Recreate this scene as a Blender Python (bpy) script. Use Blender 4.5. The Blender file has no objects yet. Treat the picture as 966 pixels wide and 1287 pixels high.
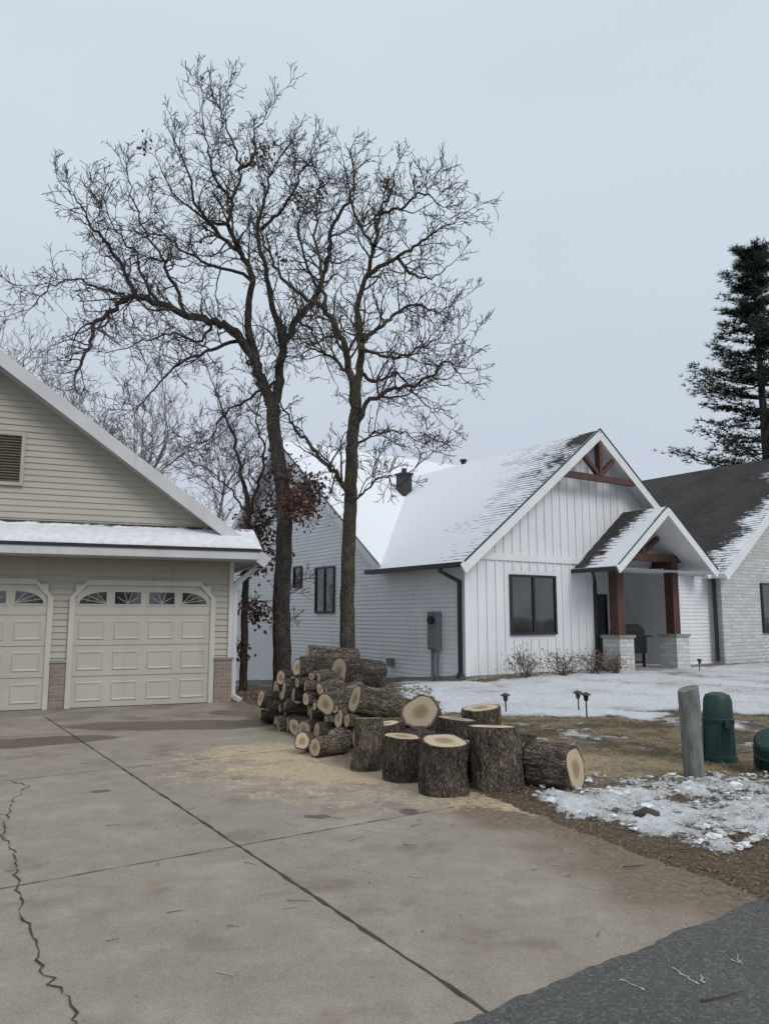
import bpy, math, random, bmesh
from mathutils import Vector, Matrix, noise
S=bpy.context.scene
S.view_settings.view_transform='Standard'; S.view_settings.look='None'; S.view_settings.exposure=0
R=random.Random(7)
def nz(x,y,z=0.0): return noise.noise(Vector((x,y,z)))
def clamp(a,lo=0.0,hi=1.0): return max(lo,min(hi,a))
def sst(a,b,x):
    t=clamp((x-a)/(b-a)); return t*t*(3-2*t)

# ---------------- materials ----------------
def newmat(name):
    m=bpy.data.materials.new(name); m.use_nodes=True
    nt=m.node_tree; b=nt.nodes['Principled BSDF']
    return m,nt,b
def nd(nt,t,**kw):
    n=nt.nodes.new(t)
    for k,v in kw.items(): setattr(n,k,v)
    return n
def c4(c): return (c[0],c[1],c[2],1.0)
def coords(nt,kind='Object',scale=(1,1,1)):
    tc=nd(nt,'ShaderNodeTexCoord'); mp=nd(nt,'ShaderNodeMapping')
    mp.inputs['Scale'].default_value=scale
    nt.links.new(tc.outputs[kind],mp.inputs['Vector']); return mp.outputs[0]
def noi(nt,vec,scale,detail=4,rough=.55):
    n=nd(nt,'ShaderNodeTexNoise'); n.inputs['Scale'].default_value=scale
    n.inputs['Detail'].default_value=detail; n.inputs['Roughness'].default_value=rough
    nt.links.new(vec,n.inputs['Vector']); return n.outputs['Fac']
def ramp(nt,fac,stops):
    r=nd(nt,'ShaderNodeValToRGB'); e=r.color_ramp.elements
    e[0].position=stops[0][0]; e[0].color=c4(stops[0][1])
    e[1].position=stops[-1][0]; e[1].color=c4(stops[-1][1])
    for p,c in stops[1:-1]:
        x=e.new(p); x.color=c4(c)
    nt.links.new(fac,r.inputs[0]); return r.outputs[0]
def mth(nt,op,a,b=0.0,clampit=False):
    m=nd(nt,'ShaderNodeMath',operation=op); m.use_clamp=clampit
    for i,x in enumerate((a,b)):
        if hasattr(x,'links'): nt.links.new(x,m.inputs[i])
        else: m.inputs[i].default_value=x
    return m.outputs[0]
def mix(nt,fac,a,b,bt='MIX'):
    m=nd(nt,'ShaderNodeMixRGB',blend_type=bt)
    for i,x in ((0,fac),(1,a),(2,b)):
        if hasattr(x,'links'): nt.links.new(x,m.inputs[i])
        elif i==0: m.inputs[0].default_value=x
        else: m.inputs[i].default_value=c4(x)
    return m.outputs[0]
def bump(nt,b,h,strength=.3,dist=.02):
    n=nd(nt,'ShaderNodeBump'); n.inputs['Strength'].default_value=strength
    n.inputs['Distance'].default_value=dist
    nt.links.new(h,n.inputs['Height']); nt.links.new(n.outputs[0],b.inputs['Normal'])
def smooth(nt,val,a,b):
    m=nd(nt,'ShaderNodeMapRange',interpolation_type='SMOOTHSTEP')
    nt.links.new(val,m.inputs['Value']); m.inputs['From Min'].default_value=a; m.inputs['From Max'].default_value=b
    return m.outputs[0]
def paint(name,c1,c2=None,scale=2.0,rough=.6,bmp=0.0,bs=40,stretch=(1,1,1),lo=.3,hi=.7,metal=0,spec=.5,streak=0):
    m,nt,b=newmat(name); c2=c2 or tuple(x*.85 for x in c1)
    v=coords(nt,'Object',stretch)
    f=noi(nt,v,scale,5)
    col=ramp(nt,f,[(lo,c2),(hi,c1)])
    if streak:
        v2=coords(nt,'Object',(5,5,.6)); col=mix(nt,mth(nt,'MULTIPLY',smooth(nt,noi(nt,v2,1.0,5,.65),.5,.8),streak),col,tuple(x*.62 for x in c2))
    nt.links.new(col,b.inputs['Base Color'])
    b.inputs['Roughness'].default_value=rough; b.inputs['Metallic'].default_value=metal
    b.inputs['Specular IOR Level'].default_value=spec
    if bmp: bump(nt,b,noi(nt,v,bs,3),bmp,.01)
    return m

M={}
M['white']=paint('white_siding',(.76,.77,.79),(.69,.70,.72),1.2,.55,streak=.25)
M['trim']=paint('white_trim',(.78,.79,.80),(.70,.71,.72),1.5,.5,streak=.2)
M['tan']=paint('tan_siding',(.45,.42,.355),(.39,.365,.31),1.0,.6,streak=.35)
M['cream']=paint('cream_door',(.50,.475,.415),(.44,.42,.365),1.2,.5,streak=.25)
M['creamtrim']=paint('cream_trim',(.57,.545,.485),(.49,.47,.415),1.5,.5,streak=.3)
M['gtrim']=paint('garage_white_trim',(.62,.62,.63),(.52,.52,.53),1.5,.5,streak=.4)
M['black']=paint('black_metal',(.02,.02,.022),(.014,.014,.015),3,.4)
M['wood']=paint('stained_timber',(.105,.042,.032),(.05,.021,.017),6,.55,.3,30,(1,1,.15))
M['found']=paint('foundation_concrete',(.30,.29,.27),(.2,.19,.18),3,.9,.3)
M['slabc']=paint('porch_concrete',(.36,.34,.32),(.26,.25,.23),2,.9,.2)
M['grey']=paint('grey_metal',(.20,.21,.22),(.15,.155,.165),4,.5,streak=.4)
M['green']=paint('green_plastic',(.012,.045,.04),(.008,.03,.027),5,.5,streak=.5)
M['dark']=paint('dark_recess',(.03,.03,.03),(.02,.02,.02),3,.6)
M['post']=paint('weathered_post',(.25,.25,.23),(.10,.105,.095),14,.9,.8,60,(1,1,.25),streak=.5)
M['leaf']=paint('dead_oak_leaf',(.11,.045,.035),(.05,.022,.02),2,.8)
M['litter']=paint('leaf_litter',(.27,.18,.11),(.11,.07,.045),3,.85)
M['straw']=paint('dead_grass_blade',(.40,.31,.19),(.14,.105,.065),1.2,.9,lo=.42,hi=.6)
M['pine']=paint('pine_needles',(.045,.062,.042),(.016,.026,.02),.9,.8)
M['pinebark']=paint('pine_bark',(.09,.07,.055),(.045,.035,.03),5,.9)
M['farbark']=paint('far_tree_bark',(.18,.155,.155),(.125,.108,.108),1,.9)
M['tar']=paint('joint_dirt',(.075,.066,.057),(.03,.027,.023),8,.95)
M['joint']=paint('fine_joint',(.15,.13,.11),(.08,.07,.06),8,.95)
M['scuff']=paint('chalk_scuff',(.46,.43,.40),(.30,.285,.265),40,.9)
def glass():
    m,nt,b=newmat('window_glass'); v=coords(nt)
    col=ramp(nt,noi(nt,v,1.3,3),[(.35,(.008,.01,.012)),(.7,(.04,.044,.05))])
    nt.links.new(col,b.inputs['Base Color']); b.inputs['Roughness'].default_value=.03; b.inputs['IOR'].default_value=1.9
    bump(nt,b,noi(nt,v,1.2,1),.12,.03); return m
M['glass']=glass()
def barkmat(name,c1,c2,sx=16,sz=3,st=.9,moss=None):
    m,nt,b=newmat(name); v=coords(nt,'Object',(sx,sx,sz))
    f=noi(nt,v,1.0,6,.65); vo=nd(nt,'ShaderNodeTexVoronoi'); vo.feature='DISTANCE_TO_EDGE'
    v2=coords(nt,'Object',(sx*.8,sx*.8,sz*.8))
    dn_=nd(nt,'ShaderNodeVectorMath',operation='ADD'); nn=nd(nt,'ShaderNodeTexNoise'); nn.inputs['Scale'].default_value=1.5; nt.links.new(v2,nn.inputs['Vector'])
    nt.links.new(v2,dn_.inputs[0]); nt.links.new(nn.outputs['Color'],dn_.inputs[1]); nt.links.new(dn_.outputs[0],vo.inputs['Vector'])
    e=smooth(nt,vo.outputs['Distance'],.0,.22)
    col=ramp(nt,f,[(.28,c2),(.72,c1)])
    col=mix(nt,mth(nt,'MULTIPLY',mth(nt,'SUBTRACT',1.0,e),.65),col,tuple(x*.45 for x in c2))
    v4=coords(nt,'Object',(1,1,1)); col=mix(nt,mth(nt,'MULTIPLY',smooth(nt,noi(nt,v4,4,5,.6),.48,.68),.4),col,tuple(min(1,x*1.45) for x in c1))
    if moss:
        col=mix(nt,mth(nt,'MULTIPLY',smooth(nt,noi(nt,v4,1.3,5),.5,.68),.6),col,moss)
    nt.links.new(col,b.inputs['Base Color']); b.inputs['Roughness'].default_value=.95
    b.inputs['Specular IOR Level'].default_value=.15
    bump(nt,b,mth(nt,'ADD',f,e),st,.03); return m
M['bark']=barkmat('oak_bark',(.155,.132,.118),(.055,.045,.04),14,3)
M['barkB']=barkmat('lichen_oak_bark',(.19,.165,.135),(.07,.058,.045),14,3,moss=(.20,.18,.10))
M['twig']=paint('twig_bark',(.085,.070,.064),(.05,.041,.038),2,.9)
M['logbark']=barkmat('log_bark',(.35,.285,.23),(.13,.10,.08),17,3.5,1.0)
M['logbark2']=barkmat('dark_log_bark',(.23,.19,.155),(.08,.062,.052),17,3.5,1.0)
def cutmat():
    m,nt,b=newmat('cut_wood_end')
    tc=nd(nt,'ShaderNodeTexCoord'); oi=nd(nt,'ShaderNodeObjectInfo')
    ln=nd(nt,'ShaderNodeVectorMath',operation='LENGTH'); nt.links.new(tc.outputs['UV'],ln.inputs[0])
    L=ln.outputs['Value']; n1=noi(nt,tc.outputs['UV'],1.8,4)
    Ld=mth(nt,'ADD',L,mth(nt,'MULTIPLY',mth(nt,'SUBTRACT',n1,.5),.3))
    base=ramp(nt,Ld,[(0,(.34,.20,.10)),(.4,(.44,.29,.155)),(.52,(.64,.49,.31)),(.9,(.69,.55,.37)),(1.0,(.40,.26,.14))])
    ring=mth(nt,'SINE',mth(nt,'MULTIPLY',Ld,60.0))
    col=mix(nt,mth(nt,'MULTIPLY',mth(nt,'ADD',ring,1.0),.08),base,(.25,.13,.06))
    mp=nd(nt,'ShaderNodeMapping'); mp.inputs['Scale'].default_value=(2,34,1); nt.links.new(tc.outputs['UV'],mp.inputs[0])
    sc=noi(nt,mp.outputs[0],1.0,3)
    col=mix(nt,mth(nt,'MULTIPLY',smooth(nt,sc,.5,.75),.3),col,(.75,.64,.48))
    st=smooth(nt,noi(nt,tc.outputs['UV'],3.1,4),.5,.7); col=mix(nt,mth(nt,'MULTIPLY',st,.35),col,(.30,.22,.15))
    hs=nd(nt,'ShaderNodeHueSaturation'); nt.links.new(col,hs.inputs['Color']); hs.inputs['Saturation'].default_value=.9
    nt.links.new(mth(nt,'ADD',mth(nt,'MULTIPLY',oi.outputs['Random'],.5),.55),hs.inputs['Value'])
    nt.links.new(hs.outputs[0],b.inputs['Base Color']); b.inputs['Roughness'].default_value=.85
    bump(nt,b,sc,.25,.01); return m
M['cut']=cutmat()
def roofmat(name,bias,gx=0.0,gy=0.0,line=.22,x0=0,y0=0,c=(.055,.05,.05),amp=1.0):
    m,nt,b=newmat(name); tc=nd(nt,'ShaderNodeTexCoord'); uv=tc.outputs['UV']
    br=nd(nt,'ShaderNodeTexBrick'); nt.links.new(uv,br.inputs['Vector'])
    br.inputs['Scale'].default_value=1; br.inputs['Brick Width'].default_value=.3; br.inputs['Row Height'].default_value=.145
    br.inputs['Mortar Size'].default_value=.014; br.inputs['Mortar Smooth'].default_value=.3
    br.inputs['Color1'].default_value=c4(c); br.inputs['Color2'].default_value=c4(tuple(x*.5 for x in c)); br.inputs['Mortar'].default_value=(.012,.011,.011,1)
    g=noi(nt,uv,60,2); sh=mix(nt,.35,br.outputs['Color'],ramp(nt,g,[(.3,(.015,.014,.014)),(.7,(.13,.12,.118))]))
    sh=mix(nt,.3,sh,ramp(nt,noi(nt,uv,.8,4),[(.35,(.03,.028,.028)),(.7,(.10,.092,.09))]))
    sp=nd(nt,'ShaderNodeSeparateXYZ'); nt.links.new(uv,sp.inputs[0])
    mp=nd(nt,'ShaderNodeMapping'); mp.inputs['Scale'].default_value=(.55,.9,1); nt.links.new(uv,mp.inputs[0])
    mp2=nd(nt,'ShaderNodeMapping'); mp2.inputs['Scale'].default_value=(2.2,6,1); nt.links.new(uv,mp2.inputs[0])
    v=mth(nt,'MULTIPLY',mth(nt,'SUBTRACT',noi(nt,mp.outputs[0],1.0,3),.5),1.6*amp)
    v=mth(nt,'ADD',v,mth(nt,'MULTIPLY',mth(nt,'SUBTRACT',noi(nt,mp2.outputs[0],1.6,4),.5),1.1))
    v=mth(nt,'ADD',v,mth(nt,'MULTIPLY',mth(nt,'SUBTRACT',noi(nt,mp2.outputs[0],6,3),.5),.5))
    v=mth(nt,'ADD',v,bias)
    v=mth(nt,'ADD',v,mth(nt,'MULTIPLY',mth(nt,'SUBTRACT',sp.outputs[0],x0),gx))
    v=mth(nt,'ADD',v,mth(nt,'MULTIPLY',mth(nt,'SUBTRACT',sp.outputs[1],y0),gy))
    fr=mth(nt,'FRACT',mth(nt,'MULTIPLY',sp.outputs[1],1/.145))
    ln=mth(nt,'MULTIPLY',smooth(nt,fr,.62,.95),line)
    v=mth(nt,'SUBTRACT',v,ln)
    sn=smooth(nt,v,.0,.22)
    col=mix(nt,sn,sh,(.80,.82,.86)); nt.links.new(col,b.inputs['Base Color'])
    b.inputs['Roughness'].default_value=.85; b.inputs['Specular IOR Level'].default_value=.2
    bump(nt,b,mth(nt,'ADD',mth(nt,'MULTIPLY',fr,-.4),sn),.6,.02); return m
def brickmat(name,c1,c2,mort,w=.2,h=.067,bs=.6):
    m,nt,b=newmat(name); tc=nd(nt,'ShaderNodeTexCoord'); sp=nd(nt,'ShaderNodeSeparateXYZ'); nt.links.new(tc.outputs['Object'],sp.inputs[0])
    cb=nd(nt,'ShaderNodeCombineXYZ'); nt.links.new(mth(nt,'ADD',sp.outputs[0],sp.outputs[1]),cb.inputs[0]); nt.links.new(sp.outputs[2],cb.inputs[1])
    br=nd(nt,'ShaderNodeTexBrick'); nt.links.new(cb.outputs[0],br.inputs['Vector']); br.inputs['Scale'].default_value=1
    br.inputs['Brick Width'].default_value=w; br.inputs['Row Height'].default_value=h; br.inputs['Mortar Size'].default_value=.007
    br.inputs['Color1'].default_value=c4(c1); br.inputs['Color2'].default_value=c4(c2); br.inputs['Mortar'].default_value=c4(mort); br.inputs['Bias'].default_value=.0
    col=mix(nt,.3,br.outputs['Color'],ramp(nt,noi(nt,tc.outputs['Object'],9,4),[(.3,tuple(x*.6 for x in c1)),(.7,tuple(min(1,x*1.25) for x in c2))]))
    nt.links.new(col,b.inputs['Base Color']); b.inputs['Roughness'].default_value=.9
    bump(nt,b,mth(nt,'ADD',mth(nt,'MULTIPLY',br.outputs['Fac'],-1.0),noi(nt,tc.outputs['Object'],25,3)),bs,.02); return m
M['brick']=brickmat('garage_brick',(.33,.235,.175),(.20,.155,.13),(.36,.33,.29))
M['stone']=brickmat('painted_stone',(.66,.66,.65),(.48,.48,.47),(.38,.38,.37),.33,.11,.9)

def groundmat():
    m,nt,b=newmat('ground_cover'); at=nd(nt,'ShaderNodeAttribute'); at.attribute_name='mask'
    sp=nd(nt,'ShaderNodeSeparateColor'); nt.links.new(at.outputs['Color'],sp.inputs[0])
    v=coords(nt,'Object')
    f1=noi(nt,v,7,6,.65); f2=noi(nt,v,40,5,.7); f3=noi(nt,v,1.6,6,.65); f4=noi(nt,v,22,5,.7)
    lit=ramp(nt,f2,[(.28,(.045,.032,.024)),(.5,(.15,.108,.075)),(.72,(.32,.24,.165))])
    lit=mix(nt,smooth(nt,f3,.45,.62),lit,ramp(nt,f4,[(.3,(.09,.065,.045)),(.7,(.24,.185,.13))]))
    straw=ramp(nt,f2,[(.25,(.10,.072,.042)),(.5,(.28,.21,.13)),(.75,(.43,.345,.23))])
    straw=mix(nt,mth(nt,'MULTIPLY',smooth(nt,f3,.44,.56),.88),straw,ramp(nt,f4,[(.3,(.045,.035,.024)),(.7,(.17,.13,.082))]))
    straw=mix(nt,mth(nt,'MULTIPLY',smooth(nt,f1,.52,.66),.5),straw,(.10,.095,.05))
    dust=ramp(nt,f2,[(.3,(.38,.285,.17)),(.7,(.62,.50,.34))])
    def th(ch,w=.12,k=.55):
        x=mth(nt,'ADD',ch,mth(nt,'MULTIPLY',mth(nt,'SUBTRACT',f1,.5),k)); x=mth(nt,'ADD',x,mth(nt,'MULTIPLY',mth(nt,'SUBTRACT',f2,.5),k*.7))
        return smooth(nt,x,.5-w,.5+w)
    col=mix(nt,th(sp.outputs[1],.3),lit,straw)
    col=mix(nt,mth(nt,'MULTIPLY',th(sp.outputs[2],.3,1.0),.85),col,dust)
    dirty=smooth(nt,sp.outputs[0],.95,.55)
    clean=mix(nt,mth(nt,'MULTIPLY',smooth(nt,f3,.4,.7),.4),(.80,.81,.84),(.64,.65,.67))
    soil=mix(nt,smooth(nt,f4,.38,.62),(.72,.71,.71),(.33,.285,.24))
    snow=mix(nt,mth(nt,'MULTIPLY',dirty,.75),clean,soil)
    sn=th(sp.outputs[0],.08,1.3)
    col=mix(nt,sn,col,snow)
    nt.links.new(col,b.inputs['Base Color']); b.inputs['Roughness'].default_value=.9; b.inputs['Specular IOR Level'].default_value=.15
    bump(nt,b,mth(nt,'ADD',mth(nt,'MULTIPLY',f1,1.5),mth(nt,'ADD',f4,sn)),.9,.06); return m
M['ground']=groundmat()
def concretemat():
    m,nt,b=newmat('driveway_concrete'); at=nd(nt,'ShaderNodeAttribute'); at.attribute_name='mask'
    sp=nd(nt,'ShaderNodeSeparateColor'); nt.links.new(at.outputs['Color'],sp.inputs[0]); v=coords(nt,'Object')
    f0=noi(nt,v,.55,6,.62); f1=noi(nt,v,4,6,.68); f2=noi(nt,v,110,3,.75); f3=noi(nt,v,26,5,.7); f5=noi(nt,v,1.4,6,.65)
    base=ramp(nt,f0,[(.3,(.225,.182,.142)),(.52,(.315,.262,.212)),(.75,(.385,.326,.27))])
    base=mix(nt,.5,base,ramp(nt,f1,[(.3,(.165,.134,.104)),(.7,(.425,.363,.30))]))
    base=mix(nt,.42,base,ramp(nt,f2,[(.33,(.09,.074,.058)),(.6,(.41,.35,.29))]))
    base=mix(nt,mth(nt,'MULTIPLY',smooth(nt,f3,.60,.72),.6),base,(.12,.093,.07))
    base=mix(nt,mth(nt,'MULTIPLY',smooth(nt,f5,.52,.70),.6),base,(.15,.115,.086))
    base=mix(nt,mth(nt,'MULTIPLY',smooth(nt,f5,.46,.3),.35),base,(.45,.395,.34))
    def th(ch,w=.15,k=.5):
        x=mth(nt,'ADD',ch,mth(nt,'MULTIPLY',mth(nt,'SUBTRACT',f1,.5),k)); x=mth(nt,'ADD',x,mth(nt,'MULTIPLY',mth(nt,'SUBTRACT',f3,.5),k))
        return smooth(nt,x,.5-w,.5+w)
    wet=th(sp.outputs[0]); col=mix(nt,mth(nt,'MULTIPLY',wet,.8),base,(.085,.058,.040))
    mud=th(sp.outputs[2],.3,.9); col=mix(nt,mth(nt,'MULTIPLY',mud,.85),col,ramp(nt,f3,[(.3,(.09,.06,.04)),(.7,(.25,.18,.12))]))
    col=mix(nt,mth(nt,'MULTIPLY',th(sp.outputs[1],.26,1.5),.85),col,ramp(nt,f3,[(.3,(.38,.28,.17)),(.7,(.62,.49,.33))]))
    nt.links.new(col,b.inputs['Base Color'])
    nt.links.new(mth(nt,'SUBTRACT',.88,mth(nt,'MULTIPLY',wet,.45)),b.inputs['Roughness'])
    bump(nt,b,mth(nt,'ADD',f2,f1),.3,.012); return m
M['conc']=concretemat()
def asph():
    m,nt,b=newmat('asphalt'); v=coords(nt,'Object'); f=noi(nt,v,70,4,.85); f0=noi(nt,v,1.5,4)
    vo=nd(nt,'ShaderNodeTexVoronoi'); vo.inputs['Scale'].default_value=75; nt.links.new(v,vo.inputs['Vector'])
    sv=nd(nt,'ShaderNodeSeparateColor'); nt.links.new(vo.outputs['Color'],sv.inputs[0])
    col=ramp(nt,f,[(.3,(.036,.035,.034)),(.52,(.105,.102,.098)),(.72,(.26,.25,.24))])
    col=mix(nt,.45,col,ramp(nt,sv.outputs[0],[(0,(.045,.044,.043)),(.7,(.11,.107,.102)),(1,(.32,.305,.29))]))
    col=mix(nt,.3,col,ramp(nt,f0,[(.3,(.06,.059,.058)),(.7,(.14,.135,.128))]))
    nt.links.new(col,b.inputs['Base Color']); b.inputs['Roughness'].default_value=.85
    bump(nt,b,mth(nt,'SUBTRACT',f,vo.outputs['Distance']),.8,.012); return m
M['asph']=asph()
M['snow']=paint('snow',(.80,.81,.84),(.64,.65,.67),9,.8,.5,30)
M['dsnow']=paint('dirty_snow',(.66,.65,.64),(.28,.25,.22),14,.85,.8,40)

# ---------------- mesh builder ----------------
class MB:
    def __init__(s): s.v=[];s.f=[];s.m=[];s.uv=[]
    def add(s,vs,fs,mi=0,uvs=None):
        o=len(s.v); s.v.extend([tuple(p) for p in vs])
        s.uv.extend(uvs if uvs else [(0,0)]*len(vs))
        for f in fs: s.f.append(tuple(i+o for i in f)); s.m.append(mi)
    def box(s,x0,x1,y0,y1,z0,z1,mi=0):
        s.add([(x0,y0,z0),(x1,y0,z0),(x1,y1,z0),(x0,y1,z0),(x0,y0,z1),(x1,y0,z1),(x1,y1,z1),(x0,y1,z1)],
          [(0,3,2,1),(4,5,6,7),(0,1,5,4),(1,2,6,5),(2,3,7,6),(3,0,4,7)],mi)
    def beam(s,p1,p2,w,h,mi=0,up=(0,0,1)):
        p1=Vector(p1);p2=Vector(p2);d=(p2-p1).normalized();u=Vector(up)
        if abs(d.dot(u))>.99: u=Vector((0,1,0))
        a=d.cross(u).normalized()*w/2; b=a.cross(d).normalized()*h/2
        vs=[p+sa*a+sb*b for p in (p1,p2) for sa,sb in ((-1,-1),(1,-1),(1,1),(-1,1))]
        s.add(vs,[(0,1,2,3),(7,6,5,4),(0,4,5,1),(1,5,6,2),(2,6,7,3),(3,7,4,0)],mi)
    def cyl(s,p1,p2,r1,r2,n=12,mi=0,cap=True):
        p1=Vector(p1);p2=Vector(p2);d=(p2-p1).normalized();u=Vector((0,0,1)) if abs(d.z)<.9 else Vector((1,0,0))
        a=d.cross(u).normalized();b=d.cross(a)
        vs=[p+r*(math.cos(t)*a+math.sin(t)*b) for p,r in ((p1,r1),(p2,r2)) for t in [2*math.pi*i/n for i in range(n)]]
        fs=[(i,(i+1)%n,n+(i+1)%n,n+i) for i in range(n)]
        if cap: fs+= [tuple(range(n))[::-1],tuple(range(n,2*n))]
        s.add(vs,fs,mi)
    def lathe(s,prof,c,n=20,mi=0,sy=1.0):
        vs=[];fs=[]
        for r,z in prof:
            for i in range(n):
                t=2*math.pi*i/n; vs.append((c[0]+r*math.cos(t),c[1]+r*math.sin(t)*sy,c[2]+z))
        for k in range(len(prof)-1):
            for i in range(n): fs.append((k*n+i,k*n+(i+1)%n,(k+1)*n+(i+1)%n,(k+1)*n+i))
        fs.append(tuple(range((len(prof)-1)*n,len(prof)*n))); s.add(vs,fs,mi)
    def tube(s,pts,rad,n=5,mi=0):
        k=len(pts);vs=[];fs=[];pa=None
        for i in range(k):
            d=(pts[min(i+1,k-1)]-pts[max(i-1,0)])
            if d.length<1e-6: d=Vector((0,0,1))
            d.normalize()
            if pa is None:
                u=Vector((0,0,1)) if abs(d.z)<.9 else Vector((1,0,0)); pa=d.cross(u).normalized()
            else:
                pa=(pa-d*pa.dot(d)); pa=pa.normalized() if pa.length>1e-5 else d.orthogonal().normalized()
            b=d.cross(pa)
            for j in range(n):
                t=2*math.pi*j/n; q=pts[i]+rad[i]*(math.cos(t)*pa+math.sin(t)*b); vs.append((q.x,q.y,q.z))
        for i in range(k-1):
            for j in range(n): fs.append((i*n+j,i*n+(j+1)%n,(i+1)*n+(j+1)%n,(i+1)*n+j))
        s.add(vs,fs,mi)
    def obj(s,name,mats,parent=None,smooth=False,uv=False):
        me=bpy.data.meshes.new(name); me.from_pydata(s.v,[],s.f)
        for m in mats: me.materials.append(m)
        me.polygons.foreach_set('material_index',s.m)
        if smooth: me.polygons.foreach_set('use_smooth',[True]*len(s.f))
        if uv:
            l=me.uv_layers.new(name='UVMap'); d=[]
            for lp in me.loops: d.extend(s.uv[lp.vertex_index])
            l.data.foreach_set('uv',d)
        me.update(); o=bpy.data.objects.new(name,me); S.collection.objects.link(o)
        if parent: o.parent=parent
        return o
def empty(name,loc=(0,0,0),rz=0):
    e=bpy.data.objects.new(name,None); S.collection.objects.link(e); e.location=loc; e.rotation_euler=(0,0,rz); return e

# ---------------- frames ----------------
HA=math.radians(34); HO=Vector((1.97,19.0,0))
def h2w(x,y,z=0): return Vector((HO.x+math.cos(HA)*x-math.sin(HA)*y, HO.y+math.sin(HA)*x+math.cos(HA)*y, z))
def w2h(X,Y):
    dx=X-HO.x;dy=Y-HO.y; return (dx*math.cos(HA)+dy*math.sin(HA), -dx*math.sin(HA)+dy*math.cos(HA))
GA=math.radians(22); GO=Vector((-2.9,14.7,0))
DE0=Vector((2.15,4.6)); DE1=Vector((-2.75,15.1)); dd=(DE1-DE0).normalized(); dn=Vector((dd.y,-dd.x))
SD=Vector((.81,.587)).normalized(); sn_=Vector((-SD.y,SD.x))
def d1(x,y): return (Vector((x,y))-DE0).dot(dn)
def d2(x,y): return (Vector((x,y))-DE0).dot(sn_)
def hgt(x,y):
    xl,yl=w2h(x,y); h=0
    if yl>0: h-=min(1.7,.072*yl)*sst(1.5,0.2,xl) if xl<1.5 else 0
    h+=.09*sst(-6,-1,yl)*sst(-.5,1.5,xl)
    return h
def masks(x,y):
    a=d1(x,y); b=d2(x,y); n=nz(x*.7,y*.7,3)*.5+nz(x*2.1,y*2.1,9)*.3; m=nz(x*3.7,y*3.7,4)
    xl,yl=w2h(x,y)
    snow=straw=dust=0
    if a>-.3 and b>-.2:
        s=sst(.05,.45,a+n*.6)*sst(.18,.55,b+n*.5)*sst(8.1,7.2,y-.12*(x-1.2)+n*.9)
        snow=s*(.66+n*.9+m*.35)
        straw=sst(.5,1.2,a)*sst(6.8,7.6,y+n)*.75
        ys=sst(11.7,12.7,y-.10*x+n*1.8)*sst(-.2,.7,x+n*.6)
        snow=max(snow,ys*(.90+n*.5+m*.12-.14*sst(4,8,x)))
        if y>8.4 and x>1.6: snow=max(snow,(.32+n*.95+m*.35)*sst(8.4,10,y))
        if -1.3<yl<0 and 0<xl<20: snow*=1-.7*sst(-1.1,-.35,yl)*clamp(.6+n*2+m)
        r=math.hypot((x-1.8)/1.9,(y-8.5)/1.2); dust=.66*sst(1.25,.3,r)
    if x<0.2 and y>12: snow=max(snow,.34+n*.6); straw=.25+n*.4
    if y>40: snow=.5+n
    if b<-.3 : snow=0
    r=math.hypot((x+.2)/1.6,(y-9)/1.6); dust=max(dust,.7*sst(1.2,.5,r))
    return snow,straw,dust
def axis(lo,hi,step,farlo,farhi,med,ms):
    a=[];x=lo
    while x<hi: a.append(x);x+=step
    x=hi
    while x<med: a.append(x);x+=ms
    g=ms
    while x<farhi: a.append(x);x+=g;g*=1.4
    a.append(farhi); b=[];g=step*3;x=lo-g
    while x>farlo: b.append(x);g*=1.25;x-=g
    b.append(farlo); return b[::-1]+a
xs=axis(-2.6,5.6,.045,-500,500,16,.3); ys=axis(3.6,9.6,.045,-500,700,34,.13)
vs=[];cols=[]
for y in ys:
    for x in xs:
        near=(-4<x<18 and 2<y<34); h=hgt(x,y) if abs(x)<80 and y<90 else (-1.6 if y>60 else 0)
        if near:
            sN,st,du=masks(x,y)
            a=d1(x,y); b=d2(x,y)
            h+=.025+nz(x*3,y*3)*.014+nz(x*9,y*9,3)*.008
            if sN>.3:
                k=min(1,(sN-.3)*2.2); h+=k*(.02+.055*abs(nz(x*4,y*4,2))+.05*max(0,nz(x*10,y*10,5))+.03*nz(x*19,y*19,8))*(1.0 if y<9 else .4)
            inn=max(-a-.02+nz(x*3,y*3,8)*.13+nz(x*9,y*9,1)*.06, -b-.04+nz(x*5,y*5,4)*.06)
            h-= clamp(inn*.35,-.0,.09)
        else:
            sN,st,du=(.45+nz(x*.05,y*.05)*.6,.3,0) if y>30 or y<-15 else (.2,.4,0)
            if min(-d1(x,y),-d2(x,y))>0 or y<4 or x<-2: h-=.07 if y<34 else 0
        vs.append((x,y,h)); cols.extend((clamp(sN),clamp(st),clamp(du),1))
nx=len(xs)
fs=[(j*nx+i,j*nx+i+1,(j+1)*nx+i+1,(j+1)*nx+i) for j in range(len(ys)-1) for i in range(nx-1)]
me=bpy.data.meshes.new('ground'); me.from_pydata(vs,[],fs); ca=me.color_attributes.new(name='mask',type='FLOAT_COLOR',domain='POINT'); ca.data.foreach_set('color',cols)
me.materials.append(M['ground']); me.polygons.foreach_set('use_smooth',[True]*len(fs)); me.update()
S.collection.objects.link(bpy.data.objects.new('ground',me))

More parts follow.
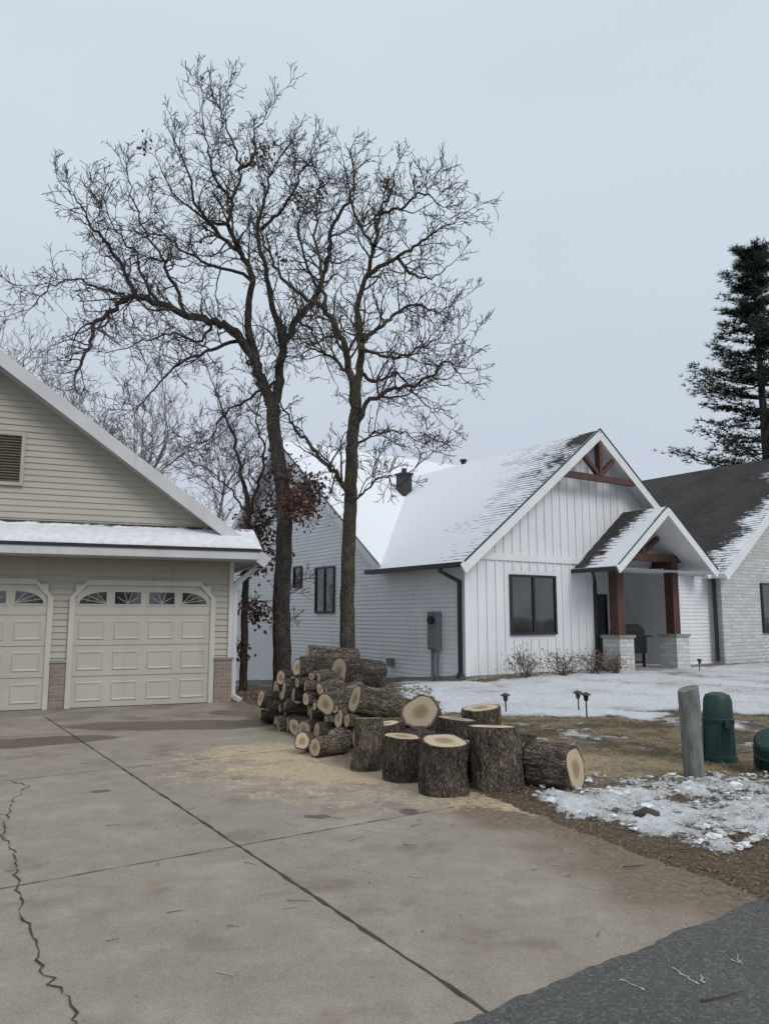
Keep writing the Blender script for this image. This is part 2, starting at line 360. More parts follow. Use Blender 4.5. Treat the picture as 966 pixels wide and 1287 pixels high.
P0=Vector((2.15,4.6));P1=Vector((-2.75,15.1));P2=Vector((-15.5,9.9));P3=Vector((-9.0,-3.5))
nu,nv=150,170; vs=[];cols=[]
def ell(x,y,cx,cy,rx,ry,ang=0):
    dx=x-cx;dy=y-cy;c=math.cos(ang);s_=math.sin(ang); return math.hypot((dx*c+dy*s_)/rx,(-dx*s_+dy*c)/ry)
for j in range(nv+1):
    v=j/nv
    for i in range(nu+1):
        u=(i/nu)**1.5; p=(P0*(1-v)+P1*v)*(1-u)+(P3*(1-v)+P2*v)*u; x,y=p
        vs.append((x,y,.016)); n=nz(x*1.2,y*1.2,1)*.5+nz(x*3,y*3,7)*.3
        wet=max(sst(1.2,.75,ell(x,y,-4.4,10.1,1.1,.42,.4)+n*.5),sst(1.2,.75,ell(x,y,-3.1,11.6,1.6,.5,.1)+n*.6),
                .9*sst(1.2,.7,ell(x,y,-.55,6.4,.16,.09)+n),sst(1.2,.7,ell(x,y,-2.2,12.9,.9,.35,-.4)+n)*.8,.42*sst(.5,.0,abs(y-.45*x-14.6)),.40*sst(8,12,y)+n*.35,
                .8*sst(1.2,.7,ell(x,y,.2,6.55,.1,.12)+n), .7*sst(1.2,.7,ell(x,y,-2.6,7.3,.15,.08)+n))
        du=max(.95*sst(1.35,.3,ell(x,y,-.55,8.05,1.5,.5,-.35)+n*.7),.8*sst(1.3,.4,ell(x,y,-1.35,9.3,1.0,.7,-.5)+n*.6),.75*sst(1.2,.4,ell(x,y,.9,6.95,1.1,.35,-.6)+n*.5),
               .42*sst(1.3,.5,ell(x,y,-.7,7.9,2.4,1.1,-.55)+n*.6))
        a=d1(x,y); mud=.98*sst(-1.15,-.1,a+n*.75)
        mud=max(mud,.5*sst(.5,.0,abs(d2(x,y))+n*.3)*sst(-2.5,0,a))
        cols.extend((clamp(wet),clamp(du),clamp(mud),1))
w=nu+1; fs=[(j*w+i,(j+1)*w+i,(j+1)*w+i+1,j*w+i+1) for j in range(nv) for i in range(nu)]
me=bpy.data.meshes.new('concrete_driveway'); me.from_pydata(vs,[],fs); ca=me.color_attributes.new(name='mask',type='FLOAT_COLOR',domain='POINT'); ca.data.foreach_set('color',cols)
me.materials.append(M['conc']); me.update(); drive=bpy.data.objects.new('concrete_driveway',me); S.collection.objects.link(drive)
jb=MB()
def strip(mb,pts,w,z,mi=0,jit=0.0):
    k=len(pts);vs=[]
    for i,p in enumerate(pts):
        p=Vector(p); d=(Vector(pts[min(i+1,k-1)])-Vector(pts[max(i-1,0)])).normalized(); n=Vector((-d.y,d.x))
        ww=w*(1+jit*R.uniform(-1,1)); vs+= [(p.x+n.x*ww/2,p.y+n.y*ww/2,z),(p.x-n.x*ww/2,p.y-n.y*ww/2,z)]
    mb.add(vs,[(2*i,2*i+1,2*i+3,2*i+2) for i in range(k-1)],mi)
def line(a,b,step=.08,j=.004):
    a=Vector(a);b=Vector(b);n=int((b-a).length/step); return [tuple(a.lerp(b,i/n)+Vector((R.uniform(-j,j),R.uniform(-j,j)))) for i in range(n+1)]
strip(jb,line((.62,3.02),(-5.4,12.55)),.018,.020,0,.6)
JD=Vector((.82,.565)).normalized()
for px,py,l0,l1 in ((-1.11,5.54,-6,2.05),(-2.85,8.3,-6,3.1),(-4.35,10.85,-6,3.3)):
    p=Vector((px,py)); strip(jb,line(tuple(p+JD*l0),tuple(p+JD*l1)),.009,.0205,2,.6)
cr=[(-1.15,3.1),(-1.24,3.33),(-1.6,3.8),(-1.95,4.4),(-2.2,4.85),(-2.45,5.37),(-2.8,5.9),(-2.99,6.38),(-3.2,6.9),(-3.35,7.5),(-3.7,7.8)]
pts=[]
for a,b in zip(cr[:-1],cr[1:]):
    for k in range(11):
        t=k/11; pts.append((a[0]+(b[0]-a[0])*t+R.uniform(-.024,.024),a[1]+(b[1]-a[1])*t+R.uniform(-.016,.016)))
strip(jb,pts,.0075,.0208,0,.9)
strip(jb,[(p[0]+.1*math.sin(i*.5)-.12,p[1]+.05) for i,p in enumerate(pts[60:88])],.005,.0209,0,.9)
for _ in range(34):
    x=R.uniform(-.8,1.5);y=R.uniform(3.6,6.2)
    if d1(x,y)>-.4 or d2(x,y)<.2: continue
    a=R.choice([2.6,2.9,.5,2.2])+R.uniform(-.25,.25);l=R.uniform(.05,.18); c=R.uniform(-.4,.4)
    strip(jb,[(x+math.cos(a+c*t)*l*t,y+math.sin(a+c*t)*l*t) for t in (0,.33,.66,1)],R.uniform(.003,.007),.0212,1,.7)
jb.obj('joints_and_cracks',[M['tar'],M['scuff'],M['joint']],drive)
sb=MB(); pts=[]
for i in range(-900,1201):
    p=DE0+SD*(i*.05); j=nz(i*.15,0,5)*.03+nz(i*.65,2,5)*.022+R.uniform(-.006,.006); q=p+sn_*j; pts.append((q.x,q.y,.026)); q=p-sn_*12; pts.append((q.x,q.y,.026))
sb.add(pts,[(2*i,2*i+1,2*i+3,2*i+2) for i in range(2100)])
street=sb.obj('asphalt_street',[M['asph']])
mk=MB()
for (x,y,a,l,w_) in ((1.35,3.55,1.9,.17,.012),(1.37,3.56,1.2,.09,.010),(1.62,3.75,1.3,.10,.010),(1.63,3.74,2.1,.07,.008),(1.1,3.5,2.2,.12,.008),(1.9,4.0,.4,.1,.010)):
    strip(mk,[(x+math.cos(a)*l*t+R.uniform(-.008,.008),y+math.sin(a)*l*t) for t in (0,.15,.3,.45,.6,.8,1)],w_,.030,0,.9)
mk.obj('street_scuffs',[M['scuff']],street)

# ---------------- helpers ----------------
def ext(poly,z):
    xs_=[]
    n=len(poly)
    for i in range(n):
        (a,za),(b,zb)=poly[i],poly[(i+1)%n]
        if (za-z)*(zb-z)<=0 and za!=zb:
            xs_.append(a+(b-a)*(z-za)/(zb-za))
    return (min(xs_),max(xs_)) if len(xs_)>1 else None
def lap(mb,poly,fn,mi=0,step=.115,d=.02):
    zs=[p[1] for p in poly]; z=min(zs); zt=max(zs)
    while z<zt-.01:
        z1=min(z+step,zt); e0=ext(poly,z+.002); e1=ext(poly,z1-.002)
        if e0 and e1:
            mb.add([fn(e0[0],z,d),fn(e0[1],z,d),fn(e1[1],z1,.002),fn(e1[0],z1,.002)],[(0,1,2,3)],mi)
            mb.add([fn(e0[0],z,d),fn(e0[1],z,d),fn(e0[1],z,0),fn(e0[0],z,0)],[(0,3,2,1)],mi)
        z=z1
def roof(name,pts,mat,parent,th=.16,edge=None):
    P=[Vector(p) for p in pts]; e=(P[1]-P[0]).normalized(); n=(P[1]-P[0]).cross(P[2]-P[0]).normalized()
    if n.z<0: n=-n
    upv=n.cross(e)
    if upv.z<0: upv=-upv
    uvs=[((p-P[0]).dot(e),(p-P[0]).dot(upv)) for p in P]; k=len(P)
    mb=MB(); mb.add(P,[tuple(range(k))],0,uvs)
    Q=[p-Vector((0,0,th)) for p in P]; mb.add(Q,[tuple(range(k))[::-1]],1)
    for i in range(k):
        j=(i+1)%k; mb.add([P[i],P[j],Q[j],Q[i]],[(0,1,2,3)],1)
    return mb.obj(name,[mat,edge or M['trim']],parent,uv=True)
def window(mb,fn,a0,a1,z0,z1,gi,fi,panes=2,fw=.06):
    def bar(a,b,c,d_,o0,o1,mi):
        vs=[fn(a,c,o0),fn(b,c,o0),fn(b,d_,o0),fn(a,d_,o0),fn(a,c,o1),fn(b,c,o1),fn(b,d_,o1),fn(a,d_,o1)]
        mb.add(vs,[(0,3,2,1),(4,5,6,7),(0,1,5,4),(1,2,6,5),(2,3,7,6),(3,0,4,7)],mi)
    bar(a0+fw,a1-fw,z0+fw,z1-fw,.0,.035,gi)
    bar(a0,a1,z1-fw,z1,0,.075,fi); bar(a0,a1,z0,z0+fw,0,.08,fi); bar(a0,a0+fw,z0+fw,z1-fw,0,.073,fi); bar(a1-fw,a1,z0+fw,z1-fw,0,.073,fi)
    for i in range(1,panes):
        c=a0+(a1-a0)*i/panes; bar(c-fw*.6,c+fw*.6,z0+fw,z1-fw,0,.07,fi)

# ---------------- white house ----------------
H=empty('white_house',HO,HA)
left=lambda a,z,o:(-o,a,z)
front=lambda a,z,o:(a,-o,z)
b=MB()
lap(b,[(0,.16),(0,3.1),(3.6,3.1),(9.9,7.7),(16.2,3.1),(16.2,-1.05)],left)
b.obj('lap_siding_side_wall',[M['white']],H)
b=MB(); b.box(.03,4.64,.03,12,-1.6,3.05); b.box(.03,10.4,3.2,16.1,-1.6,3.05); b.box(10.4,21,0,16,-.5,3.05)
b.add([(.03,3.7,3.05),(.03,9.9,7.6),(.03,16.1,3.05),(20,3.7,3.05),(20,9.9,7.6),(20,16.1,3.05)],[(0,1,2),(3,5,4),(0,3,4,1),(1,4,5,2)])
b.obj('wall_core',[M['white']],H)
fo=MB(); fo.box(.0,4.66,-.0,.05,-.4,.155)
fo.add([(-.004,0,.17),(-.004,16.2,-1.02),(-.004,16.2,-2.2),(-.004,0,-2.2)],[(0,1,2,3)])
fo.obj('foundation',[M['found']],H)
b=MB()
b.add([(0,-.01,.155),(4.68,-.01,.155),(4.68,-.01,3.1),(9.2,-.01,3.1),(4.6,-.01,6.69),(0,-.01,3.1)],[(0,1,2,5),(5,2,3,4)])
x=.12
while x<9.1:
    zt=6.66-.78*abs(x-4.6); zb=.16 if x<4.6 else 3.0
    if not(1.4<x<3.2):
        b.box(x-.022,x+.022,-.035,-.012,zb,zt)
    else:
        b.box(x-.022,x+.022,-.035,-.012,zb,1.02); b.box(x-.022,x+.022,-.035,-.012,2.8,zt)
    x+=.3
b.box(-.035,.09,-.05,-.011,.15,3.12,1); b.box(4.58,4.70,-.05,-.011,.15,3.0,1)
b.box(.0,4.7,-.055,-.011,3.02,3.2,1)
b.box(4.66,4.70,-.011,2.2,.1,3.1,0)
b.obj('board_and_batten_front',[M['white'],M['trim']],H)
b=MB(); window(b,front,1.47,3.13,1.12,2.67,0,1)
window(b,left,6.26,7.49,1.7,3.17,0,1); window(b,left,8.45,9.05,2.55,3.28,0,1,1)
window(b,left,13.9,14.7,-.3,1.0,0,1,1)
b.obj('windows',[M['glass'],M['black']],H)
rm_wing=roofmat('snowy_shingle_roof',.52,gx=.20,gy=-.10,x0=1.2,y0=2.6,line=.42)
rm_main=roofmat('snow_covered_roof',.85,line=.3)
rm_dark=roofmat('bare_shingle_roof',-.62,c=(.06,.052,.05))
rm_right=roofmat('patchy_shingle_roof',.42,gx=-.36,gy=-.03,c=(.06,.052,.05),amp=1.3,line=.3)
rm_porch=roofmat('porch_shingle_roof',.80,gx=-.95,gy=-.12,x0=.35,y0=.0,amp=.4,line=.3)
ov=.42
roof('wing_roof_snow_side',[(-ov,-.45,2.89),(-ov,3.62,2.89),(0.0,3.6,3.22),(4.6,8.6,6.81),(4.6,-.45,6.81)],rm_wing,H,.14)
roof('wing_roof_far_side',[(9.5,-.45,2.99),(9.5,3.6,2.99),(4.6,8.6,6.81),(4.6,-.45,6.81)],rm_dark,H,.14)
roof('main_roof_front',[(-.35,3.3,3.0),(21,3.3,3.0),(21,9.9,7.86),(-.35,9.9,7.86)],rm_main,H,.14)
roof('main_roof_back',[(-.35,16.5,3.0),(21,16.5,3.0),(21,9.9,7.86),(-.35,9.9,7.86)],rm_main,H,.14)
b=MB()
def rake(p1,p2,h=.26,w=.05): b.beam(p1,p2,w,h,0,up=(0,0,1))
rake((-ov-.03,-.48,2.72),(4.6,-.48,6.68)); rake((9.5,-.482,2.85),(4.6,-.482,6.68))
rake((-.38,3.2,2.9),(-.38,9.9,7.72)); rake((-.382,16.5,2.9),(-.382,9.9,7.72))
b.obj('rake_boards',[M['trim']],H)
b=MB()
b.beam((-ov,-.505,2.90),(4.6,-.505,6.835),.03,.035); b.beam((9.5,-.507,3.0),(4.6,-.507,6.835),.03,.035)
b.beam((-.40,3.2,3.03),(-.40,9.9,7.89),.03,.035)
b.beam((-ov-.06,-.48,2.83),(-ov-.06,3.75,2.83),.12,.12)
b.beam((-ov-.06,.35,2.78),(-ov-.06,.35,2.66),.07,.09); b.beam((-ov-.06,.35,2.70),(-.07,.12,2.45),.07,.09)
b.beam((-.07,.12,2.47),(-.07,.12,.2),.085,.07); b.beam((-.07,.12,.24),(-.25,.0,.14),.085,.07)
b.obj('gutters_and_downspouts',[M['black']],H)
b=MB()
b.beam((3.15,-.42,5.42),(6.05,-.42,5.42),.14,.17); b.beam((4.6,-.42,5.5),(4.6,-.42,6.5),.13,.16)
b.beam((4.55,-.42,5.52),(4.0,-.42,6.0),.12,.12); b.beam((4.65,-.42,5.52),(5.2,-.42,6.0),.12,.12)
yc=-.6
b.beam((4.35,yc,3.27),(7.75,yc,3.27),.22,.2); b.beam((6.05,yc,3.3),(6.05,yc,4.3),.16,.18)
b.beam((6.0,yc,3.4),(5.3,yc,3.85),.12,.13); b.beam((6.1,yc,3.4),(6.8,yc,3.85),.12,.13)
for cx in (4.9,7.35):
    b.box(cx-.14,cx+.14,yc-.14,yc+.14,1.08,3.17)
b.beam((4.9,yc,3.1),(4.9,0,3.1),.18,.18); b.beam((7.35,yc,3.1),(7.35,0.1,3.1),.18,.18)
b.obj('timber_posts_and_trusses',[M['wood']],H)
b=MB()
for cx in (4.9,7.35): b.box(cx-.29,cx+.29,yc-.29,yc+.29,-.1,1.02)
b.obj('stone_column_bases',[M['stone']],H)
b=MB()
for cx in (4.9,7.35): b.box(cx-.33,cx+.33,yc-.33,yc+.33,1.02,1.09)
b.obj('column_caps',[M['found']],H)
roof('porch_roof_snow_side',[(3.88,-1.5,2.9),(3.88,0.0,2.9),(6.05,0.0,4.62),(6.05,-1.5,4.62)],rm_porch,H,.1)
roof('porch_roof_far_side',[(8.22,-1.5,2.9),(8.22,.1,2.9),(6.05,.1,4.62),(6.05,-1.5,4.62)],rm_dark,H,.1)
b=MB()
b.beam((3.86,-1.53,2.80),(6.05,-1.53,4.52),.05,.24); b.beam((8.24,-1.532,2.80),(6.05,-1.532,4.52),.05,.24)
b.add([(4.1,-.01,2.86),(8,-.01,2.86),(8,-1.45,2.86),(4.1,-1.45,2.86)],[(0,1,2,3)])
b.obj('porch_rake_boards',[M['trim']],H)
b=MB(); b.beam((3.86,-1.555,2.93),(6.05,-1.555,4.655),.03,.03); b.beam((8.24,-1.557,2.93),(6.05,-1.557,4.655),.03,.03)
b.beam((3.82,-1.52,2.82),(3.82,.0,2.82),.11,.11); b.beam((3.86,-.7,2.78),(4.62,-.12,2.5),.07,.08); b.beam((4.62,-.1,2.52),(4.62,-.1,.2),.08,.07)
b.beam((4.62,-.1,.25),(4.55,-.5,.13),.08,.07)
b.beam((10.22,-.10,3.0),(10.22,-.10,.2),.09,.08); b.beam((9.4,-.5,2.92),(9.4,.1,2.92),.12,.12)
b.obj('porch_gutter',[M['black']],H)
b=MB()
lap(b,[(4.7,.1),(4.7,3.1),(8.3,3.1),(8.3,.1)],lambda a,z,o:(a,2.2-o,z))
lap(b,[(8.2,.12),(8.2,3.1),(10.3,3.1),(10.3,.12)],lambda a,z,o:(a,.1-o,z))
lap(b,[(.0,.12),(.0,3.1),(2.2,3.1),(2.2,.12)],lambda a,z,o:(4.70+o,a,z))
b.box(8.2,10.4,.12,3.2,-.2,3.1); b.box(4.7,8.2,2.22,3.2,-.2,3.1)
b.box(4.7,9.4,.0,2.2,3.05,3.09)
b.obj('entry_siding',[M['white']],H)
b=MB(); b.box(6.15,7.15,2.10,2.175,.13,2.3); fnb=lambda a,z,o:(a,2.18-o,z); window(b,fnb,7.25,7.75,.2,2.3,1,0,1); window(b,fnb,5.0,5.95,.9,2.3,1,0,2)
b.box(6.2,7.1,2.06,2.10,.2,1.1,2); b.box(6.3,7.0,2.055,2.10,1.25,2.15,1)
b.obj('front_door',[M['black'],M['glass'],M['dark']],H)
b=MB(); b.box(4.3,8.6,-1.3,2.2,-.3,.125); b.box(8.6,13,-2.6,-1.2,-.3,.11); b.obj('porch_slab',[M['slabc']],H)
b=MB()
b.add([(10.3,-.3,-.2),(21.6,-.3,-.2),(21.6,-.3,3.1),(15.95,-.3,7.4),(10.3,-.3,3.1)],[(0,1,2,3,4)]); b.add([(10.3,-.3,-.2),(10.3,4,-.2),(10.3,4,3.1),(10.3,-.3,3.1)],[(0,1,2,3)])
b.obj('painted_stone_wall',[M['stone']],H)
b=MB(); fn=lambda a,z,o:(a,-.3-o,z); window(b,fn,12.5,14.4,1.05,2.7,0,1,2); b.obj('stone_wall_window',[M['glass'],M['black']],H)
roof('right_wing_roof',[(9.9,-.72,2.92),(9.9,13,2.92),(15.95,13,7.55),(15.95,-.72,7.55)],rm_right,H,.14)
roof('right_wing_roof_far',[(22,-.72,2.92),(22,13,2.92),(15.95,13,7.55),(15.95,-.72,7.55)],rm_dark,H,.14)
b=MB(); b.beam((9.88,-.75,2.8),(15.95,-.75,7.42),.05,.26); b.beam((22,-.752,2.8),(15.95,-.752,7.42),.05,.26); b.obj('right_wing_rake',[M['trim']],H)
b=MB(); b.box(9.0,10.3,-.1,3.4,3.0,3.06); b.obj('valley_flashing',[M['dark']],H)
b=MB(); b.box(3.15,3.55,7.05,7.45,4.9,6.55); b.box(3.11,3.59,7.01,7.49,6.55,6.62); b.cyl((3.35,7.25,6.62),(3.35,7.25,6.8),.09,.09,10); b.obj('chimney',[M['dark']],H)
b=MB(); b.cyl((5.3,6.3,6.0),(5.3,6.3,7.12),.09,.09,12); b.cyl((5.3,6.3,7.12),(5.3,6.3,7.19),.13,.13,12); b.obj('roof_vent_pipe',[M['black']],H)
b=MB(); b.box(-.17,-.025,.9,1.3,.75,1.72); b.box(-.20,-.17,.93,1.27,.8,1.25); b.cyl((-.17,1.1,1.5),(-.27,1.1,1.5),.1,.1,20,1)
b.cyl((-.09,1.0,-.1),(-.09,1.0,.75),.03,.03,8); b.cyl((-.09,1.2,-.1),(-.09,1.2,.75),.045,.045,8)
b.box(-.16,-.03,3.0,3.2,.25,.45); b.obj('electric_meter_box',[M['grey'],M['black']],H)
G=empty('porch_grill',h2w(6.35,.25,.13),HA)
b=MB(); b.box(-.5,.5,-.28,.28,.4,.9)
vs=[]
for x in (-.46,.46):
    for t in range(7): an=math.pi*t/6; vs.append((x,-.28*math.cos(an),.91+.33*math.sin(an)))
b.add(vs,[(i,i+1,i+8,i+7) for i in range(6)]+[tuple(range(7)),tuple(range(13,6,-1))])
b.box(-.85,-.51,-.22,.22,.86,.90); b.box(.51,.85,-.22,.22,.86,.90); b.beam((-.35,-.34,1.05),(.35,-.34,1.05),.03,.03)
for x in (-.42,.42):
    for y in (-.22,.22): b.box(x-.03,x+.03,y-.03,y+.03,0,.4)
b.box(-.45,.45,-.24,.24,.12,.16); b.obj('grill_body',[M['black']],G)

# ---------------- garage ----------------
Gg=empty('beige_garage',GO,GA)
zr=lambda x:6.3-.72*abs(x+4.4)
b=MB(); gf=lambda a,z,o:(a,-o,z)
lap(b,[(-8.8,.0),(-8.8,3.1),(-4.4,6.3),(0,3.1),(0,0)],gf,0,.11,.02)
b.obj('front_siding',[M['tan']],Gg)
b=MB(); b.box(-8.8,0,.03,9,-1.5,3.1); b.add([(-8.8,.03,3.1),(0,.03,3.1),(-4.4,.03,6.27),(-8.8,9,3.1),(0,9,3.1),(-4.4,9,6.27)],[(0,1,2),(3,5,4),(0,2,5,3),(1,4,5,2)])
b.obj('garage_wall_core',[M['tan']],Gg)
roof('garage_roof',[(.55,-.38,zr(.55)),(.55,9.3,zr(.55)),(-4.4,9.3,6.3),(-4.4,-.38,6.3)],rm_main,Gg,.14,M['gtrim'])
roof('garage_roof_far',[(-9.35,-.38,zr(.55)),(-9.35,9.3,zr(.55)),(-4.4,9.3,6.3),(-4.4,-.38,6.3)],rm_main,Gg,.14,M['gtrim'])
b=MB(); b.beam((.58,-.41,zr(.58)-.12),(-4.4,-.41,6.18),.05,.22); b.beam((-9.38,-.412,zr(.58)-.12),(-4.4,-.412,6.18),.05,.22)
b.beam((-.0,-.03,3.0),(-4.4,-.03,6.10),.04,.1)
b.box(-9.1,.35,-.78,-.74,2.63,2.77); b.box(-9.1,.35,-.74,-.03,2.63,2.66); b.box(.33,.352,-.76,0,2.66,2.8)
b.obj('rake_and_fascia',[M['gtrim']],Gg)
rm_pent=roofmat('pent_roof_snow',1.3,gy=-2.6,x0=0,y0=.36,line=.05,amp=.3)
roof('pent_roof',[(-9.1,-.80,2.82),(.38,-.80,2.82),(.38,.0,3.27),(-9.1,.0,3.27)],rm_pent,Gg,.05,M['black'])
sm=MB(); n=180; pts=[]
for i in range(n+1):
    x=-9.05+9.4*i/n
    for k,(y,z,t) in enumerate(((-.81,2.825,.0),(-.80,2.83,.05),(-.6,2.94,.06),(-.35,3.08,.045),(-.17+.05*nz(x*1.5,0,3)+.03*nz(x*6,0,3),3.18,.0))):
        pts.append((x,y+.015*nz(x*4,k,1),z+t*(1+.6*nz(x*1.3,k*.7,2)+.3*nz(x*6,k,2))))
sm.add(pts,[(i*5+k,(i+1)*5+k,(i+1)*5+k+1,i*5+k+1) for i in range(n) for k in range(4)])
sm.add([pts[n*5+k] for k in range(5)],[(0,1,2,3,4)])
sm.obj('pent_snow',[M['snow']],Gg,True)
b=MB(); vx=.28; b.box(-4.75+vx,-4.69+vx,-.06,-.02,3.92,4.75); b.box(-4.05+vx,-3.99+vx,-.06,-.02,3.92,4.75); b.box(-4.75+vx,-3.99+vx,-.065,-.02,4.75,4.82); b.box(-4.75+vx,-3.99+vx,-.065,-.02,3.86,3.92)
z=3.93
while z<4.74: b.beam((-4.69+vx,-.04,z),(-4.05+vx,-.04,z),.05,.012,1,up=(0,.5,1)); z+=.05
b.obj('gable_vent',[M['tan'],paint('vent_brown',(.2,.16,.12),(.14,.11,.08),3,.7)],Gg)
def door(x0,x1,name):
    e=MB(); zt=2.15
    e.box(x0,x1,-.035,-.022,0.02,zt)
    W=(x1-x0)/4; rows=4; hs=(zt-.02)/rows
    for r in range(rows):
        z0=.02+r*hs
        e.box(x0,x1,-.0375,-.0351,z0+.0,z0+.007,3)
        for c in range(4):
            a=x0+c*W+.07; bb=x0+(c+1)*W-.07; za=z0+.10; zb=z0+hs-.09
            if r<3:
                o=.035; vs=[(a,-o,za),(bb,-o,za),(bb,-o,zb),(a,-o,zb),(a+.02,-.051,za+.02),(bb-.02,-.051,za+.02),(bb-.02,-.051,zb-.02),(a+.02,-.051,zb-.02),
                    (a+.05,-.040,za+.05),(bb-.05,-.040,za+.05),(bb-.05,-.040,zb-.05),(a+.05,-.040,zb-.05)]
                e.add(vs,[(0,1,5,4),(1,2,6,5),(2,3,7,6),(3,0,4,7),(4,5,9,8),(5,6,10,9),(6,7,11,10),(7,4,8,11),(8,9,10,11)],0)
            else:
                za+=.10; zb-=.03
                e.box(a-.03,bb+.03,-.046,-.0352,za-.03,zb+.03,0)
                full=(c in (1,2)); cx=(a+bb)/2; ww=(bb-a)/2; hh=(zb-za)
                if c==0: cen=bb; dirs=(90,180); rx=bb-a
                elif c==3: cen=a; dirs=(0,90); rx=bb-a
                else: cen=cx; dirs=(0,180); rx=ww
                n=14; arc=[(cen+rx*math.cos(math.radians(dirs[0]+(dirs[1]-dirs[0])*i/n)),-.0475,za+hh*math.sin(math.radians(dirs[0]+(dirs[1]-dirs[0])*i/n))) for i in range(n+1)]
                if full: e.add([(a,-.0475,za),(bb,-.0475,za),(bb,-.0475,zb),(a,-.0475,zb)],[(0,1,2,3)],1)
                else: e.add([(cen,-.0475,za)]+arc,[tuple(range(n+2))],1)
                m=4 if not full else 5
                for i in range(1,m):
                    an=math.radians(dirs[0]+(dirs[1]-dirs[0])*i/m); e.beam((cen,-.052,za+.01),(cen+rx*.97*math.cos(an),-.052,za+hh*.97*math.sin(an)),.008,.02,2,up=(0,-1,0))
    t=.09
    e.box(x0-t,x0,-.07,-.021,0,zt-.22,2); e.box(x1,x1+t,-.07,-.021,0,zt-.22,2); e.box(x0+.2,x1-.2,-.07,-.021,zt,zt+t,2)
    for s_,xc in ((1,x0),(-1,x1)):
        e.add([(xc-s_*t,-.07,zt-.22),(xc,-.07,zt-.22),(xc+s_*.2,-.07,zt),(xc+s_*.2,-.07,zt+t)],[(0,1,2,3)],2)
        e.add([(xc,-.066,zt-.22),(xc+s_*.2,-.066,zt),(xc,-.066,zt)],[(0,1,2)],2)
        e.add([(xc-s_*t,-.07,zt-.22),(xc+s_*.2,-.07,zt+t),(xc+s_*.2,-.02,zt+t),(xc-s_*t,-.02,zt-.22)],[(0,1,2,3)],2)
    e.box(x0,x1,-.06,-.02,0.0,.022,3)
    e.obj(name,[M['cream'],M['glass'],M['creamtrim'],M['tar']],Gg)
door(-2.76,-.40,'garage_door_right'); door(-5.55,-3.2,'garage_door_left')
b=MB(); b.box(-.30,.02,-.09,.02,0,.80); b.box(-3.10,-2.86,-.09,-.0,0,.80); b.obj('brick_piers',[M['brick']],Gg)
b=MB(); b.box(-.31,.05,-.11,.02,.80,.84); b.box(-3.11,-2.85,-.11,0,.80,.84); b.obj('pier_sills',[M['found']],Gg)
b=MB(); b.box(-.06,.022,-.05,-.02,.84,3.0); b.beam((.45,.1,2.62),(.45,.1,2.5),.07,.09); b.beam((.45,.1,2.52),(.07,.02,2.2),.07,.09); b.beam((.07,.02,2.22),(.07,.02,.1),.08,.09); b.beam((.07,.02,.12),(.2,-.1,.04),.08,.07)
b.box(.50,.60,-.3,9,2.58,2.70)
b.obj('corner_trim_and_downspout',[M['gtrim']],Gg)

# ---------------- logs ----------------
def log(name,c,ax,r,L,parent=None,dark=False,seed=0,taper=0.0):
    rr=random.Random(seed); n=80 if r>.15 else 48; nz_=18 if r>.15 else 9; mb=MB(); vs=[];fs=[]
    bend=rr.uniform(-.03,.03); ov_=rr.uniform(.0,.10); oa=rr.uniform(0,6.28); kx=rr.uniform(-.12,.12); ky=rr.uniform(-.12,.12)
    def pt(t,z):
        x=math.cos(t);y=math.sin(t); fq=r/.2
        f=nz(x*1.1+seed,y*1.1,z*.5)*.18+ov_*math.cos(2*(t-oa))
        g=nz(x*8*fq+seed,y*8*fq,z*4.5)+.5*nz(x*17*fq+seed,y*17*fq,z*9); g=-abs(g)*.15+.035
        q=r*(1+f+g)*(1+taper*(-z/L)); return q
    def zz(sg,x,y): return sg*L/2+kx*x+ky*y if sg>0 else -L/2
    for k in range(nz_+1):
        z=-L/2+L*k/nz_
        for i in range(n):
            t=2*math.pi*i/n; q=pt(t,z); x=q*math.cos(t); y=q*math.sin(t); sk=(kx*x+ky*y)*k/nz_
            vs.append((x+bend*math.sin(math.pi*k/nz_),y,z+sk))
    for k in range(nz_):
        for i in range(n): fs.append((k*n+i,k*n+(i+1)%n,(k+1)*n+(i+1)%n,(k+1)*n+i))
    mb.add(vs,fs,0); ns=len(fs)
    for sg in (-1,1):
        z=sg*L/2; outer=[];inner=[];iu=[]
        for i in range(n):
            t=2*math.pi*i/n; q=pt(t,z); x=q*math.cos(t);y=q*math.sin(t); outer.append((x,y,zz(sg,x,y))); q2=r*(1+nz(math.cos(t)*1.1+seed,math.sin(t)*1.1,z*.5)*.18+ov_*math.cos(2*(t-oa)))*(1+taper*(-z/L))*.93-.006
            q2=min(q2,q-.004); x=q2*math.cos(t);y=q2*math.sin(t)
            inner.append((x,y,zz(sg,x,y)+sg*.002)); iu.append((math.cos(t),math.sin(t)))
        k=[(i,(i+1)%n,n+(i+1)%n,n+i) for i in range(n)]
        if sg<0: k=[tuple(reversed(f)) for f in k]
        mb.add(outer+inner,k,0)
        f=[(i,(i+1)%n,n) if sg>0 else ((i+1)%n,i,n) for i in range(n)]
        mb.add(inner+[(0,0,z+sg*.003)],f,1,iu+[(0,0)])
    o=mb.obj(name,[M['logbark2'] if dark else M['logbark'],M['cut']],parent,False,True)
    sm_=[i<ns for i in range(len(o.data.polygons))]; o.data.polygons.foreach_set('use_smooth',sm_)
    a=Vector(ax).normalized(); o.rotation_mode='QUATERNION'
    o.rotation_quaternion=a.to_track_quat('Z','Y')@Matrix.Rotation(rr.uniform(0,6.28),4,'Z').to_quaternion(); o.location=c
    return o
